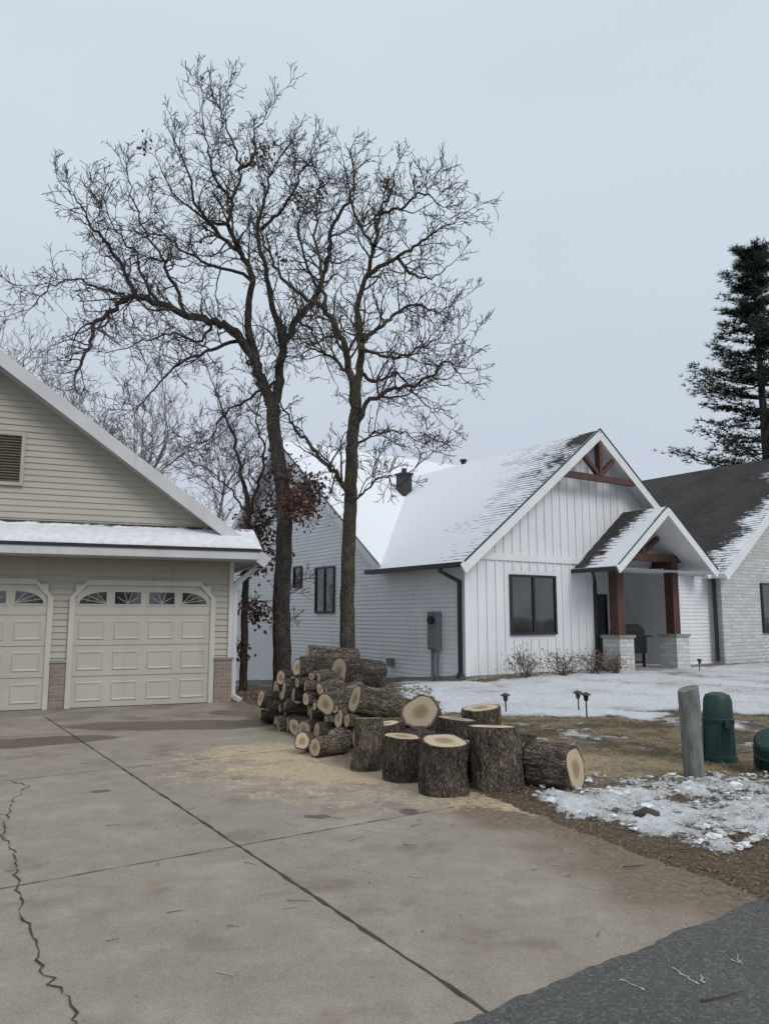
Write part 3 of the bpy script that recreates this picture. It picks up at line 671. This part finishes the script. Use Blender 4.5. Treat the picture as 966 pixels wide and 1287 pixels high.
for i,(x,y,r,h,dk,tx_,ty_) in enumerate([(-.19,8.35,.175,.52,0,.05,.02),(.17,7.8,.185,.42,1,0,-.04),(.54,7.25,.225,.46,1,.02,0),(1.03,7.45,.22,.56,0,-.07,.03),
      (1.05,8.6,.21,.60,0,0,0),(.74,8.15,.2,.54,1,.0,.03),(.02,8.7,.16,.42,0,0,0),(1.32,7.68,.12,.46,0,.12,0),(.74,7.78,.17,.38,1,0,0)]):
    log('standing_log_round',(x,y,h/2+.01),(tx_,ty_,1),r,h,None,dk,20+i,.06)
log('fallen_log_round',(1.58,7.42,.21),(.80,-.6,.02),.21,.42,None,0,41)
log('fallen_log_round',(.46,9.1,.42),(-.25,-.8,.55),.215,.4,None,0,42)
log('fallen_log_round',(.35,8.75,.18),(-.75,-.6,.0),.17,.5,None,1,43)
log('fallen_log_round',(.05,9.35,.2),(-.8,-.5,.05),.2,.75,None,0,44)
log('fallen_log_round',(.75,9.3,.17),(-.9,-.3,.05),.16,.7,None,0,45)
pile=empty('firewood_pile',(0,0,0))
PA=Vector((-2.0,12.35,0));PB=Vector((-.42,9.5,0)); pd=(PB-PA); PL=pd.length; pd.normalize(); ax0=Vector((-.86,-.51,0)).normalized()
k=0; R2=random.Random(5)
for row,(z0,t0,t1,back) in enumerate(((.0,0,PL,0),(.2,.12,PL-.15,.03),(.39,.35,PL-.4,.05),(.57,.7,PL-.75,.1),(.73,1.1,PL-1.2,.15))):
    t=t0
    while t<t1:
        r=R2.choice((R2.uniform(.05,.085),R2.uniform(.08,.125),R2.uniform(.11,.15))); c=PA+pd*(t+r)-ax0*(.25+back+R2.uniform(-.16,.14)); c.z=z0+r+R2.uniform(-.02,.04)
        if row==0: c.z=r+.02
        a=ax0+Vector((R2.uniform(-.38,.38),R2.uniform(-.38,.38),R2.uniform(-.14,.14)))
        log('log',c,a,r,R2.uniform(.4,.65),pile,k%3==0,100+k); k+=1
        t+=2*r+R2.uniform(-.02,.05)
big=[(-.75,11.35,.98,.16,.75,(-.95,-.25,.08),0),(-.35,10.85,.80,.20,.7,(-.75,-.6,.1),1),(-.95,11.7,.80,.15,.6,(-.8,-.5,0),0),
 (-.25,10.35,.50,.20,.75,(-.9,-.35,.05),0),(.05,10.2,.24,.22,.8,(-.9,-.3,0),1),(-.3,10.8,.42,.21,.8,(-.8,-.5,0),1),(-.7,11.3,.5,.2,.8,(-.8,-.5,0),0),
 (-.1,9.8,.52,.17,.6,(-.85,-.4,.25),0),(-.55,11.0,.2,.2,.8,(-.8,-.5,0),1),(-1.1,11.9,.3,.2,.8,(-.8,-.5,0),1),(-1.25,12.1,.62,.14,.6,(-.7,-.6,0),0),
 (-.9,9.35,.11,.10,.35,(-.3,-.9,.3),0),(-.62,9.1,.13,.11,.42,(-.75,-.6,0),0),(-1.5,12.5,.5,.12,.5,(-.7,-.6,0),0),(.2,9.9,.45,.16,.8,(.95,.3,-.2),0)]
for i,(x,y,z,r,L,a,dk) in enumerate(big): log('log',(x,y,z),a,r,L,pile,dk,300+i)

# ---------------- trees ----------------
def grow(mb,p,d,L,r,lev,rg,mi=1,sides=3,up=.12,crook=.28,rmin=.006,dens=1.0,sg=.16):
    n=max(3,int(L/sg)); seg=L/n; pts=[p.copy()];rad=[r];dirs=[d.copy()]
    for i in range(n):
        d=(d+Vector((rg.gauss(0,crook),rg.gauss(0,crook),rg.gauss(0,crook)+up))*.7).normalized()
        p=p+d*seg; pts.append(p); rad.append(max(rmin,r*(1-.75*(i+1)/n))); dirs.append(d)
    mb.tube(pts,rad,sides,mi)
    if lev<=0: return
    m=max(2,int(L*dens*(5.5 if lev==2 else 6.5)+rg.random()))
    for _ in range(m):
        t=rg.uniform(.15,1.0); i=min(n-1,int(t*n)); q=pts[i].lerp(pts[i+1],t*n-i if t<1 else 1)
        dd_=dirs[i]; side=Vector((rg.gauss(0,1),rg.gauss(0,1),rg.gauss(0,1))); side=(side-dd_*side.dot(dd_)).normalized()
        an=rg.uniform(.5,1.15); nd_=dd_*math.cos(an)+side*math.sin(an); nd_.z+=.15; nd_.normalize()
        grow(mb,q,nd_,L*rg.uniform(.3,.55)*(1.15-.5*t),max(rmin,rad[i]*.6),lev-1,rg,mi,3,up,crook,rmin,dens,sg)
# limb tables are an elevation drawing of each tree; the last column pair of each limb is its depth range (m)
def tx(u,v,s):
    d=600-v; return (u-483)*(.0184+d*2.8e-6)*s, (4.78+d*.0188+d*d*2.6e-6-1.6)*s+1.6
def drawn_tree(name,loc,limbs,s,seed,mats,leafc=(),trunk_sides=14,dens=1.0,lrange=(.45,1.3),lsz=(.05,.1)):
    rg=random.Random(seed); mb=MB(); X0=loc[0]
    zg=hgt(loc[0],loc[1])
    for li,(ys_,r0,r1,pts) in enumerate(limbs):
        P=[]; m=len(pts); tot=m-1
        for i,(u,v) in enumerate(pts):
            x,z=tx(u,v,s); f=i/tot; dy=ys_[0]+(ys_[1]-ys_[0])*f; k=1+dy/loc[1]
            z=(z-1.6)*k+1.6; x=x*k-X0
            if li==0 and i==0: z=zg-.15
            P.append(Vector((x,dy,z)))
        Q=[]
        for i in range(m-1):
            p0=P[max(i-1,0)];p1=P[i];p2=P[i+1];p3=P[min(i+2,m-1)]; sub=5
            for k in range(sub):
                t=k/sub; q=.5*((2*p1)+(p2-p0)*t+(2*p0-5*p1+4*p2-p3)*t*t+(3*p1-p0-3*p2+p3)*t**3)
                w_=.045 if li else .015
                if Q: q=q+Vector((rg.uniform(-w_,w_),rg.uniform(-w_,w_)*1.5,rg.uniform(-w_,w_)))
                Q.append(q)
        Q.append(P[-1]); n=len(Q); rad=[r0+(r1-r0)*(i/(n-1))**.8 for i in range(n)]
        if li==0: rad[0]*=1.35; rad[1]*=1.15
        mb.tube(Q,rad,trunk_sides if r0>.1 else 8,0)
        if li==0: continue
        L=sum((Q[i+1]-Q[i]).length for i in range(n-1)); cnt=int(L*5.6*dens)
        for _ in range(cnt):
            t=rg.uniform(.08,1)**.75; i=min(n-2,int(t*(n-1))); d=(Q[i+1]-Q[i]).normalized()
            side=Vector((rg.gauss(0,1),rg.gauss(0,.9),rg.gauss(0,1))); side=(side-d*side.dot(d)).normalized()
            an=rg.uniform(.5,1.25); q=d*math.cos(an)+side*math.sin(an); q.z+=.2; q.normalize()
            LL=rg.uniform(*lrange)*(1.2-.4*t)*(1.4 if rg.random()<.2 else 1); rr=min(rad[i]*.55,.009+.015*LL)
            grow(mb,Q[i],q,LL,rr,2,rg,1,4,.06,.34,.0066,1.0,.12)
        grow(mb,Q[-1],(Q[-1]-Q[-3]).normalized(),.9,r1,2,rg,1,4,.08,.3,.0066,1.3,.12)
    for (u,v,dy,sp_,cnt) in leafc:
        x,z=tx(u,v,s); k=1+dy/loc[1]; x=x*k-X0; z=(z-1.6)*k+1.6
        for _ in range(cnt):
            c=Vector((x+rg.gauss(0,sp_),dy+rg.gauss(0,sp_),z+rg.gauss(0,sp_))); l=rg.uniform(*lsz)
            a=Vector((rg.gauss(0,1),rg.gauss(0,1),rg.gauss(0,1)-.8)).normalized(); b_=a.orthogonal().normalized()*l*.35
            mb.add([c,c+a*l*.5+b_,c+a*l,c+a*l*.5-b_],[(0,1,2,3)],2)
    o=mb.obj(name,mats,None,True); o.location=(loc[0],loc[1],0); return o
A=[((0,0),.215,.15,[(355,872),(354,800),(354,740),(357,680),(356,620),(350,575),(345,545),(343,515)]),
 ((0,-.8),.14,.03,[(343,520),(330,480),(318,450),(300,422),(270,405),(235,398),(200,382),(165,375),(145,388),(120,408),(112,440),(97,468)]),
 ((-.6,-1.8),.06,.012,[(175,376),(160,350),(150,330),(135,308),(115,285),(102,258),(84,238)]),
 ((0,.9),.13,.015,[(344,522),(350,480),(356,440),(372,405),(400,370),(412,330),(418,290),(438,255),(445,225),(440,190)]),
 ((-.1,-.3),.10,.012,[(322,458),(312,400),(318,350),(303,320),(288,285),(292,250),(302,215),(290,175),(274,132)]),
 ((.2,1.6),.09,.012,[(357,440),(345,390),(335,340),(325,290),(335,240),(345,210),(366,180)]),
 ((-.4,1.2),.05,.01,[(235,398),(215,350),(200,320),(180,285),(166,245),(160,210)]),
 ((-.2,-1.5),.06,.01,[(303,320),(270,290),(246,255),(236,210),(218,170)]),
 ((0,-2.2),.05,.01,[(305,430),(265,440),(228,458),(195,488),(170,520)]),
 ((-.3,1.8),.045,.01,[(288,285),(250,270),(218,243),(198,202)]),
 ((0,-1.3),.05,.01,[(318,352),(280,338),(240,322),(208,300),(172,292)]),
 ((-.5,.6),.035,.01,[(165,375),(130,365),(98,352),(66,362),(40,388)]),
 ((0,1.9),.04,.01,[(350,480),(315,500),(285,520),(262,552),(240,560)]),
 ((.3,2.2),.04,.01,[(372,405),(390,415),(405,440),(420,480)]),
 ((.1,-1.9),.05,.01,[(325,290),(350,270),(374,230),(390,200)]),
 ((.1,.4),.05,.01,[(300,215),(322,195),(318,170),(335,150)]),
 ((-.2,.9),.04,.01,[(400,370),(385,330),(375,290),(385,255),(405,235)]),
 ((-.2,-.9),.045,.01,[(292,250),(270,225),(262,190),(255,150)]),
 ((-.4,-.2),.04,.01,[(200,382),(180,350),(172,320),(145,290),(130,250)]),
 ((0,-1.5),.04,.01,[(270,405),(250,430),(215,420),(180,430),(150,440)])]
drawn_tree('bare_oak_tree',(-2.28,17.5,0),A,1.0,11,[M['bark'],M['twig'],M['leaf']],[(330,190,.5,.12,60),(372,250,1.0,.15,70),(355,330,.3,.1,25),(262,290,0,.1,25),(310,205,0,.12,40),(180,180,0,.1,30)],lsz=(.07,.13))
B=[((0,0),.175,.13,[(437,850),(437,800),(436,760),(438,700),(440,640),(441,590),(443,550),(447,515)]),
 ((0,-1.2),.10,.012,[(446,520),(440,470),(430,430),(410,392),(380,372),(350,342),(330,300),(322,270)]),
 ((0,.8),.11,.012,[(447,515),(452,470),(455,430),(450,390),(460,350),(470,310),(478,270),(490,240),(498,214)]),
 ((0,-.9),.07,.01,[(445,542),(462,508),(490,492),(520,485),(545,470),(562,455),(580,476)]),
 ((.1,1.6),.06,.01,[(455,430),(480,410),(502,392),(530,385),(552,395),(572,380)]),
 ((.4,-.5),.06,.01,[(460,350),(490,330),(520,310),(548,292),(580,272)]),
 ((0,-1.2),.07,.015,[(440,625),(425,600),(402,575),(380,548),(365,530),(352,500)]),
 ((-.5,.3),.05,.01,[(410,392),(402,340),(396,290),(402,240),(390,195)]),
 ((.1,-1.7),.045,.01,[(454,440),(475,446),(502,450),(530,438),(556,420)]),
 ((0,1.5),.035,.008,[(443,565),(470,545),(508,545),(540,565)]),
 ((0,1.2),.05,.01,[(438,470),(415,450),(392,440),(372,450)]),
 ((.3,1.6),.045,.01,[(470,310),(450,280),(440,240),(430,200)]),
 ((.3,-1.3),.045,.01,[(478,270),(505,262),(532,243),(556,262)]),
 ((0,-1.5),.03,.008,[(441,640),(455,620),(480,600),(500,610),(520,590)]),
 ((0,.9),.045,.01,[(500,325),(515,345),(540,350),(565,335)]),
 ((0,1.0),.05,.01,[(452,470),(475,480),(500,470),(525,500),(545,520)])]
drawn_tree('bare_oak_tree',(-.78,16.7,0),B,.955,23,[M['barkB'],M['twig'],M['leaf']],[(372,628,-.2,.2,260),(405,240,0,.12,50),(520,230,0,.08,25)],lsz=(.07,.13))
C=[((0,0),.10,.06,[(303,885),(304,820),(306,760),(307,700),(311,650),(306,610)]),
 ((0,.4),.055,.01,[(306,612),(298,575),(290,540),(276,505),(262,470)]),
 ((0,-.6),.05,.01,[(310,655),(322,610),(330,570),(322,530),(330,480)]),
 ((0,-.8),.03,.008,[(308,680),(330,660),(350,635),(372,618)]),
 ((0,.8),.03,.008,[(307,640),(285,610),(262,590),(240,580)]),
 ((0,.6),.03,.008,[(305,770),(325,755),(345,770)])]
drawn_tree('small_oak_with_dead_leaves',(-3.25,18.2,0),C,1.03,31,[M['bark'],M['twig'],M['leaf']],[(378,630,-.6,.24,420),(388,608,-.6,.18,220),(352,590,-.3,.25,160),(318,668,0,.25,380),(312,700,0,.22,300),(322,768,.3,.18,170),(300,760,0,.2,60),(330,640,0,.25,200),(300,815,0,.14,60),(335,700,.2,.2,90)],8,.8,lsz=(.07,.14))

def random_tree(seed,h=15):
    rg=random.Random(seed); mb=MB(); p=Vector((0,0,-.5)); d=Vector((0,0,1)); pts=[p];n=12;r0=h*.010
    for i in range(n):
        d=(d+Vector((rg.gauss(0,.09),rg.gauss(0,.09),.05))).normalized(); p=p+d*h*.062; pts.append(p)
    rad=[r0*(1-.6*i/n) for i in range(n+1)]; mb.tube(pts,rad,6,0)
    for k in range(20):
        i=rg.randint(4,n); a=rg.uniform(0,6.28); q=Vector((math.cos(a),math.sin(a),rg.uniform(.5,1.6))).normalized()
        grow(mb,pts[i],q,h*rg.uniform(.2,.36),rad[i]*.5,3,rg,0,4,.1,.22,.009,.36,.3)
    me_=mb.obj('tmp',[M['farbark']],None,False); dm=me_.data; bpy.data.objects.remove(me_); return dm
bm=[random_tree(s) for s in (1,2,3)]
for i,(x,y,s,k) in enumerate([(-20,38,1.3,0),(-15.5,39,1.22,1),(-12,38,.98,2),(-9.0,42,1.0,0),(-5.5,48,.85,1),(-18,46,1.35,2),(3,54,.62,0),(19.5,60,.85,1),(22,62,.8,2),(-25,46,1.4,2),(-10.8,33,.78,1)]):
    o=bpy.data.objects.new('bare_background_tree',bm[k]); S.collection.objects.link(o); o.location=(x,y,-1.4); o.scale=(s,s,s); o.rotation_euler=(0,0,i*1.7)
mb=MB(); rg=random.Random(77)
for i in range(420):
    x=rg.uniform(-120,140); y=rg.uniform(75,110)*(1 if i<260 else -.6); h=rg.uniform(7,11); p=Vector((x,y,-2))
    grow(mb,p,Vector((0,0,1)),h,.18,1,rg,0,3,.2,.12,.04,.6,.6)
mb.obj('distant_treeline',[M['farbark']])

def pine(name,loc,h):
    rg=random.Random(12); mb=MB(); mb.tube([Vector((0,0,-2)),Vector((.1,0,h*.4)),Vector((0,0,h*.8)),Vector((.05,0,h))],[.38,.28,.12,.03],10,0)
    z=h*.22
    while z<h*.99:
        f=(z-h*.22)/(h*.78); base=6.6*(1-f)**.75*(.85+.4*nz(z*.7,3,1)) + .6
        for k in range(rg.randint(5,7) if f<.8 else 5):
            a=rg.uniform(0,6.28); L=base*rg.uniform(.5,1.12)
            n=8; P=[Vector((0,0,z+rg.uniform(-.1,.1)))]; d=Vector((math.cos(a),math.sin(a),rg.uniform(.0,.25)-.2*(1-f)))
            for i in range(n):
                d=(d+Vector((rg.gauss(0,.08),rg.gauss(0,.08),.055))).normalized(); P.append(P[-1]+d*L/n)
            mb.tube(P,[.05*(1-.8*i/n)*(.4+L/5) for i in range(n+1)],3,0)
            for i in range(2 if L>2 else 1,n+1):
                for s_ in range(8):
                    c=P[i]+Vector((rg.gauss(0,.06*L+.08),rg.gauss(0,.06*L+.08),rg.gauss(.04,.07)))
                    for q in range(7):
                        t=Vector((d.x*.6+rg.gauss(0,.6),d.y*.6+rg.gauss(0,.6),rg.gauss(.35,.35))).normalized(); l=rg.uniform(.22,.42); w_=t.orthogonal().normalized()*.036
                        mb.add([c-w_,c+w_,c+t*l],[(0,1,2)],1)
        z+=rg.uniform(.55,.95)*(1-.45*f)
    o=mb.obj(name,[M['pinebark'],M['pine']]); o.location=loc
pine('pine_tree',(21.2,42,-.5),23.2)

def shrub(name,x,y,s,seed,leafy=False):
    rg=random.Random(seed); mb=MB()
    for k in range(16):
        a=rg.uniform(0,6.28); q=Vector((math.cos(a)*.7,math.sin(a)*.7,rg.uniform(.6,1.4))).normalized()
        grow(mb,Vector((rg.gauss(0,.06),rg.gauss(0,.06),0)),q,.55*s*rg.uniform(.7,1.2),.010,2,rg,0,3,.1,.25,.004,1.3)
    for _ in range(260):
        v=Vector((rg.gauss(0,.25*s),rg.gauss(0,.25*s),.32*s+rg.gauss(0,.13*s))); l=.045
        a=Vector((rg.gauss(0,1),rg.gauss(0,1),rg.gauss(0,1))).normalized(); b_=a.orthogonal()*.018
        mb.add([v,v+a*l*.5+b_,v+a*l,v+a*l*.5-b_],[(0,1,2,3)],1)
    o=mb.obj(name,[M['twig'],M['litter'] if not leafy else M['pine']]); o.location=(x,y,hgt(x,y)+.02)
for i,(a,bq,s) in enumerate([(1.25,-.8,1.15),(2.45,-.9,1.05),(3.7,-.8,1.1),(4.15,-1.1,.8)]):
    p=h2w(a,bq); shrub('bare_shrub',p.x,p.y,s,50+i)
p=h2w(11.8,-1.4); shrub('evergreen_shrub',p.x,p.y,.9,60,True)
def plight(x,y,h):
    mb=MB(); mb.cyl((0,0,-.05),(0,0,h),.012,.012,8); mb.lathe([(.03,h-.1),(.045,h-.02),(.08,h-.01),(.07,h+.01),(.02,h+.03),(.0001,h+.04)],(0,0,0),14)
    o=mb.obj('path_light',[M['black']]); o.location=(x,y,hgt(x,y)+.03); o.rotation_euler=(R.uniform(-.08,.08),R.uniform(-.08,.08),0)
plight(3.15,12.3,.36); plight(2.0,13.0,.28); plight(3.25,13.2,.3); plight(8.6,21.4,.3)

mb=MB(); n=20; vs=[];fs=[]
for k in range(16):
    z=.9*k/15
    for i in range(n):
        t=2*math.pi*i/n; q=.098*(1+.10*nz(math.cos(t)*3,math.sin(t)*3,z*2.5)+.07*nz(math.cos(t)*9,math.sin(t)*9,z*4))
        vs.append((q*math.cos(t),q*math.sin(t),z+(.03*math.cos(t) if k==15 else 0)))
fs=[(k*n+i,k*n+(i+1)%n,(k+1)*n+(i+1)%n,(k+1)*n+i) for k in range(15) for i in range(n)]+[tuple(range(15*n,16*n))]
mb.add(vs,fs); o=mb.obj('weathered_post',[M['post']]); o.location=(3.03,7.8,-.01); o.rotation_euler=(.0,-.025,.3)
def pedestal(name,loc,rot,h=.75,r=.185):
    mb=MB(); mb.lathe([(r*1.08,0),(r*1.08,.06),(r,.065),(r*.93,h*.55),(r*.96,h*.56),(r*.96,h*.62),(r*.9,h*.63),(r*.84,h*.9),(r*.7,h*.97),(r*.35,h),(.001,h+.005)],(0,0,0),24,0,.85)
    for i in range(6):
        a=i*math.pi/3; mb.beam((r*.99*math.cos(a),r*.84*math.sin(a),.08),(r*.9*math.cos(a),r*.77*math.sin(a),h*.54),.02,.012,0)
    mb.box(-.03,.03,-r*.93,-r*.78,h*.5,h*.62)
    o=mb.obj(name,[M['green']],None,True); o.location=loc; o.rotation_euler=rot
    m=o.modifiers.new('e','EDGE_SPLIT'); m.split_angle=.6
pedestal('utility_pedestal',(3.68,8.75,.02),(0,.03,.2),.74)
pedestal('utility_pedestal',(4.03,8.25,.08),(.45,-.6,.3),.42,.19)

# litter
mb=MB(); rg=random.Random(3)
def leafq(x,y,z,l,mi):
    a=rg.uniform(0,6.28); v=Vector((math.cos(a)*l,math.sin(a)*l,rg.uniform(-.3,.5)*l)); b_=Vector((-math.sin(a)*l*.35,math.cos(a)*l*.35,rg.uniform(-.2,.2)*l)); c=Vector((x,y,z))
    mb.add([c-v*.5,c+b_,c+v*.5,c-b_],[(0,1,2,3)],mi)
for _ in range(5000):
    t=rg.uniform(-1,12.0); a=rg.gauss(.1,.35); p=DE0+dd*t+dn*a
    if d2(p.x,p.y)<.0 and rg.random()<.7: continue
    if a<-.35 and rg.random()<.6: continue
    leafq(p.x,p.y,.035+abs(rg.gauss(0,.006)),rg.uniform(.012,.03),0)
for _ in range(2500):
    b_=abs(rg.gauss(.12,.2)); p=DE0+SD*rg.uniform(-.2,9)+sn_*b_; leafq(p.x,p.y,.045,rg.uniform(.012,.03),0)
for _ in range(420):
    x=rg.uniform(-5,1.5);y=rg.uniform(4,14)
    if d1(x,y)<-.2 and d2(x,y)>0: leafq(x,y,.024,rg.uniform(.008,.024),0)
for _ in range(2600):
    x=rg.uniform(-3.5,1);y=rg.uniform(12,17.5)
    if d1(x,y)>0: leafq(x,y,hgt(x,y)+.06,rg.uniform(.04,.09),0)
mb.obj('fallen_leaves',[M['litter']])
mb=MB()
for _ in range(26000):
    x=rg.uniform(.6,9);y=rg.uniform(5.2,13.0)
    if d2(x,y)<.15 or d1(x,y)<.25: continue
    s_,g_,du=masks(x,y)
    if s_>.5 and rg.random()<.93: continue
    if nz(x*1.5,y*1.5,6)<-.12: continue
    l=rg.uniform(.02,.065); a=rg.uniform(0,6.28); z=.03+hgt(x,y)
    mb.add([(x-.003,y,z),(x+.003,y+.002,z),(x+math.cos(a)*l,y+math.sin(a)*l,z+rg.uniform(.1,.9)*l)],[(0,1,2)],0)
mb.obj('dead_grass',[M['straw']])
mb=MB()
for _ in range(900):   # wood chips near the rounds
    x=rg.gauss(-.2,1.1);y=rg.gauss(8.0,.9); l=rg.uniform(.006,.016); a=rg.uniform(0,6.28); z=.026 if d1(x,y)<0 else .055
    if d2(x,y)<0: continue
    mb.add([(x,y,z),(x+math.cos(a)*l,y+math.sin(a)*l,z+.004),(x+math.cos(a+.7)*l,y+math.sin(a+.7)*l,z+.006)],[(0,1,2)],0)
mb.obj('wood_chips',[paint('chip_wood',(.66,.52,.34),(.45,.33,.2),5,.9)])
mb=MB()
for _ in range(40):
    x=rg.uniform(-3.5,1.2);y=rg.uniform(3.8,10)
    if d1(x,y)>-.1 or d2(x,y)<.1: continue
    a=rg.uniform(-.6,.8); grow(mb,Vector((x,y,.024)),Vector((math.cos(a),math.sin(a),0)),rg.uniform(.04,.14),.0028,0,rg,0,3,0,.05,.0015)
for q in ((1.3,3.4,.3,.22),(1.5,5.1,.1,.16)):
    mb.tube([Vector((q[0]+math.cos(q[2])*q[3]*t,q[1]+math.sin(q[2])*q[3]*t+.02*t*t,.034)) for t in (0,.5,1)],[.005,.004,.002],5,0)
mb.obj('fallen_twigs',[M['twig']])
mb=MB()
def chunk(x,y,z,r,mi=0):
    bm_=bmesh.new(); bmesh.ops.create_icosphere(bm_,subdivisions=2,radius=r); vs=[]
    for v in bm_.verts:
        c=v.co; f=1+.9*nz(c.x/r*1.1+x*9,c.y/r*1.1+y*9,c.z/r*1.1)+.5*nz(c.x/r*2.6+x*9,c.y/r*2.6,c.z/r*2.6); vs.append((x+c.x*f*1.2,y+c.y*f,z+c.z*f*.5))
    fs=[tuple(v.index for v in f.verts) for f in bm_.faces]; bm_.free(); mb.add(vs,fs,mi)
cnt=0
while cnt<650:
    x=rg.uniform(.9,5.5);y=rg.uniform(4.9,8.2)
    s_,g_,du=masks(x,y)
    if s_<.3: continue
    chunk(x,y,.045+rg.uniform(0,.02),abs(rg.gauss(.0,.014))+.007,0 if rg.random()<.35 else 1); cnt+=1
mb.obj('snow_clods',[M['snow'],M['dsnow']],None,False)
mb=MB(); chunk(2.05,6.3,.05,.09,0); mb.obj('small_rock',[M['tar']],None,True)

# ---------------- world, sun, camera ----------------
W=bpy.data.worlds.new('World'); S.world=W; W.use_nodes=True; nt=W.node_tree; bg=nt.nodes['Background']
sky=nd(nt,'ShaderNodeTexSky'); sky.sky_type='NISHITA'; sky.sun_disc=False
sd=Vector((.55,-.62,.75)).normalized()
sky.sun_elevation=math.asin(sd.z); sky.sun_rotation=math.atan2(sd.x,sd.y)
tc=nd(nt,'ShaderNodeTexCoord'); mp=nd(nt,'ShaderNodeMapping'); mp.inputs['Scale'].default_value=(1,1,2.4); nt.links.new(tc.outputs['Generated'],mp.inputs[0])
cn=noi(nt,mp.outputs[0],1.7,5,.5)
sp=nd(nt,'ShaderNodeSeparateXYZ'); nt.links.new(tc.outputs['Generated'],sp.inputs[0])
gr=ramp(nt,sp.outputs[2],[(0,(.53,.57,.65)),(.2,(.535,.585,.67)),(.5,(.595,.68,.75)),(1,(.68,.75,.80))])
cl=mix(nt,1.0,gr,ramp(nt,cn,[(.3,(.91,.92,.935)),(.7,(1.0,1.0,.995))]),'MULTIPLY')
sc_=nd(nt,'ShaderNodeVectorMath',operation='SCALE'); nt.links.new(cl,sc_.inputs[0]); sc_.inputs['Scale'].default_value=11.3
col=mix(nt,.93,sky.outputs[0],sc_.outputs[0]); nt.links.new(col,bg.inputs['Color']); bg.inputs['Strength'].default_value=.1
sl_=bpy.data.lights.new('sun','SUN'); sl_.energy=1.3; sl_.angle=math.radians(25); sl_.color=(1,.96,.91)
so=bpy.data.objects.new('sun',sl_); S.collection.objects.link(so); so.rotation_euler=(-sd).to_track_quat('-Z','Y').to_euler()
cam=bpy.data.cameras.new('camera'); co=bpy.data.objects.new('camera',cam); S.collection.objects.link(co)
cam.sensor_fit='VERTICAL'; cam.sensor_height=24; cam.lens=18.01; cam.clip_end=2000; cam.clip_start=.05
co.location=(0,0,1.6); co.rotation_euler=(math.radians(90+7.72),0,0); S.camera=co
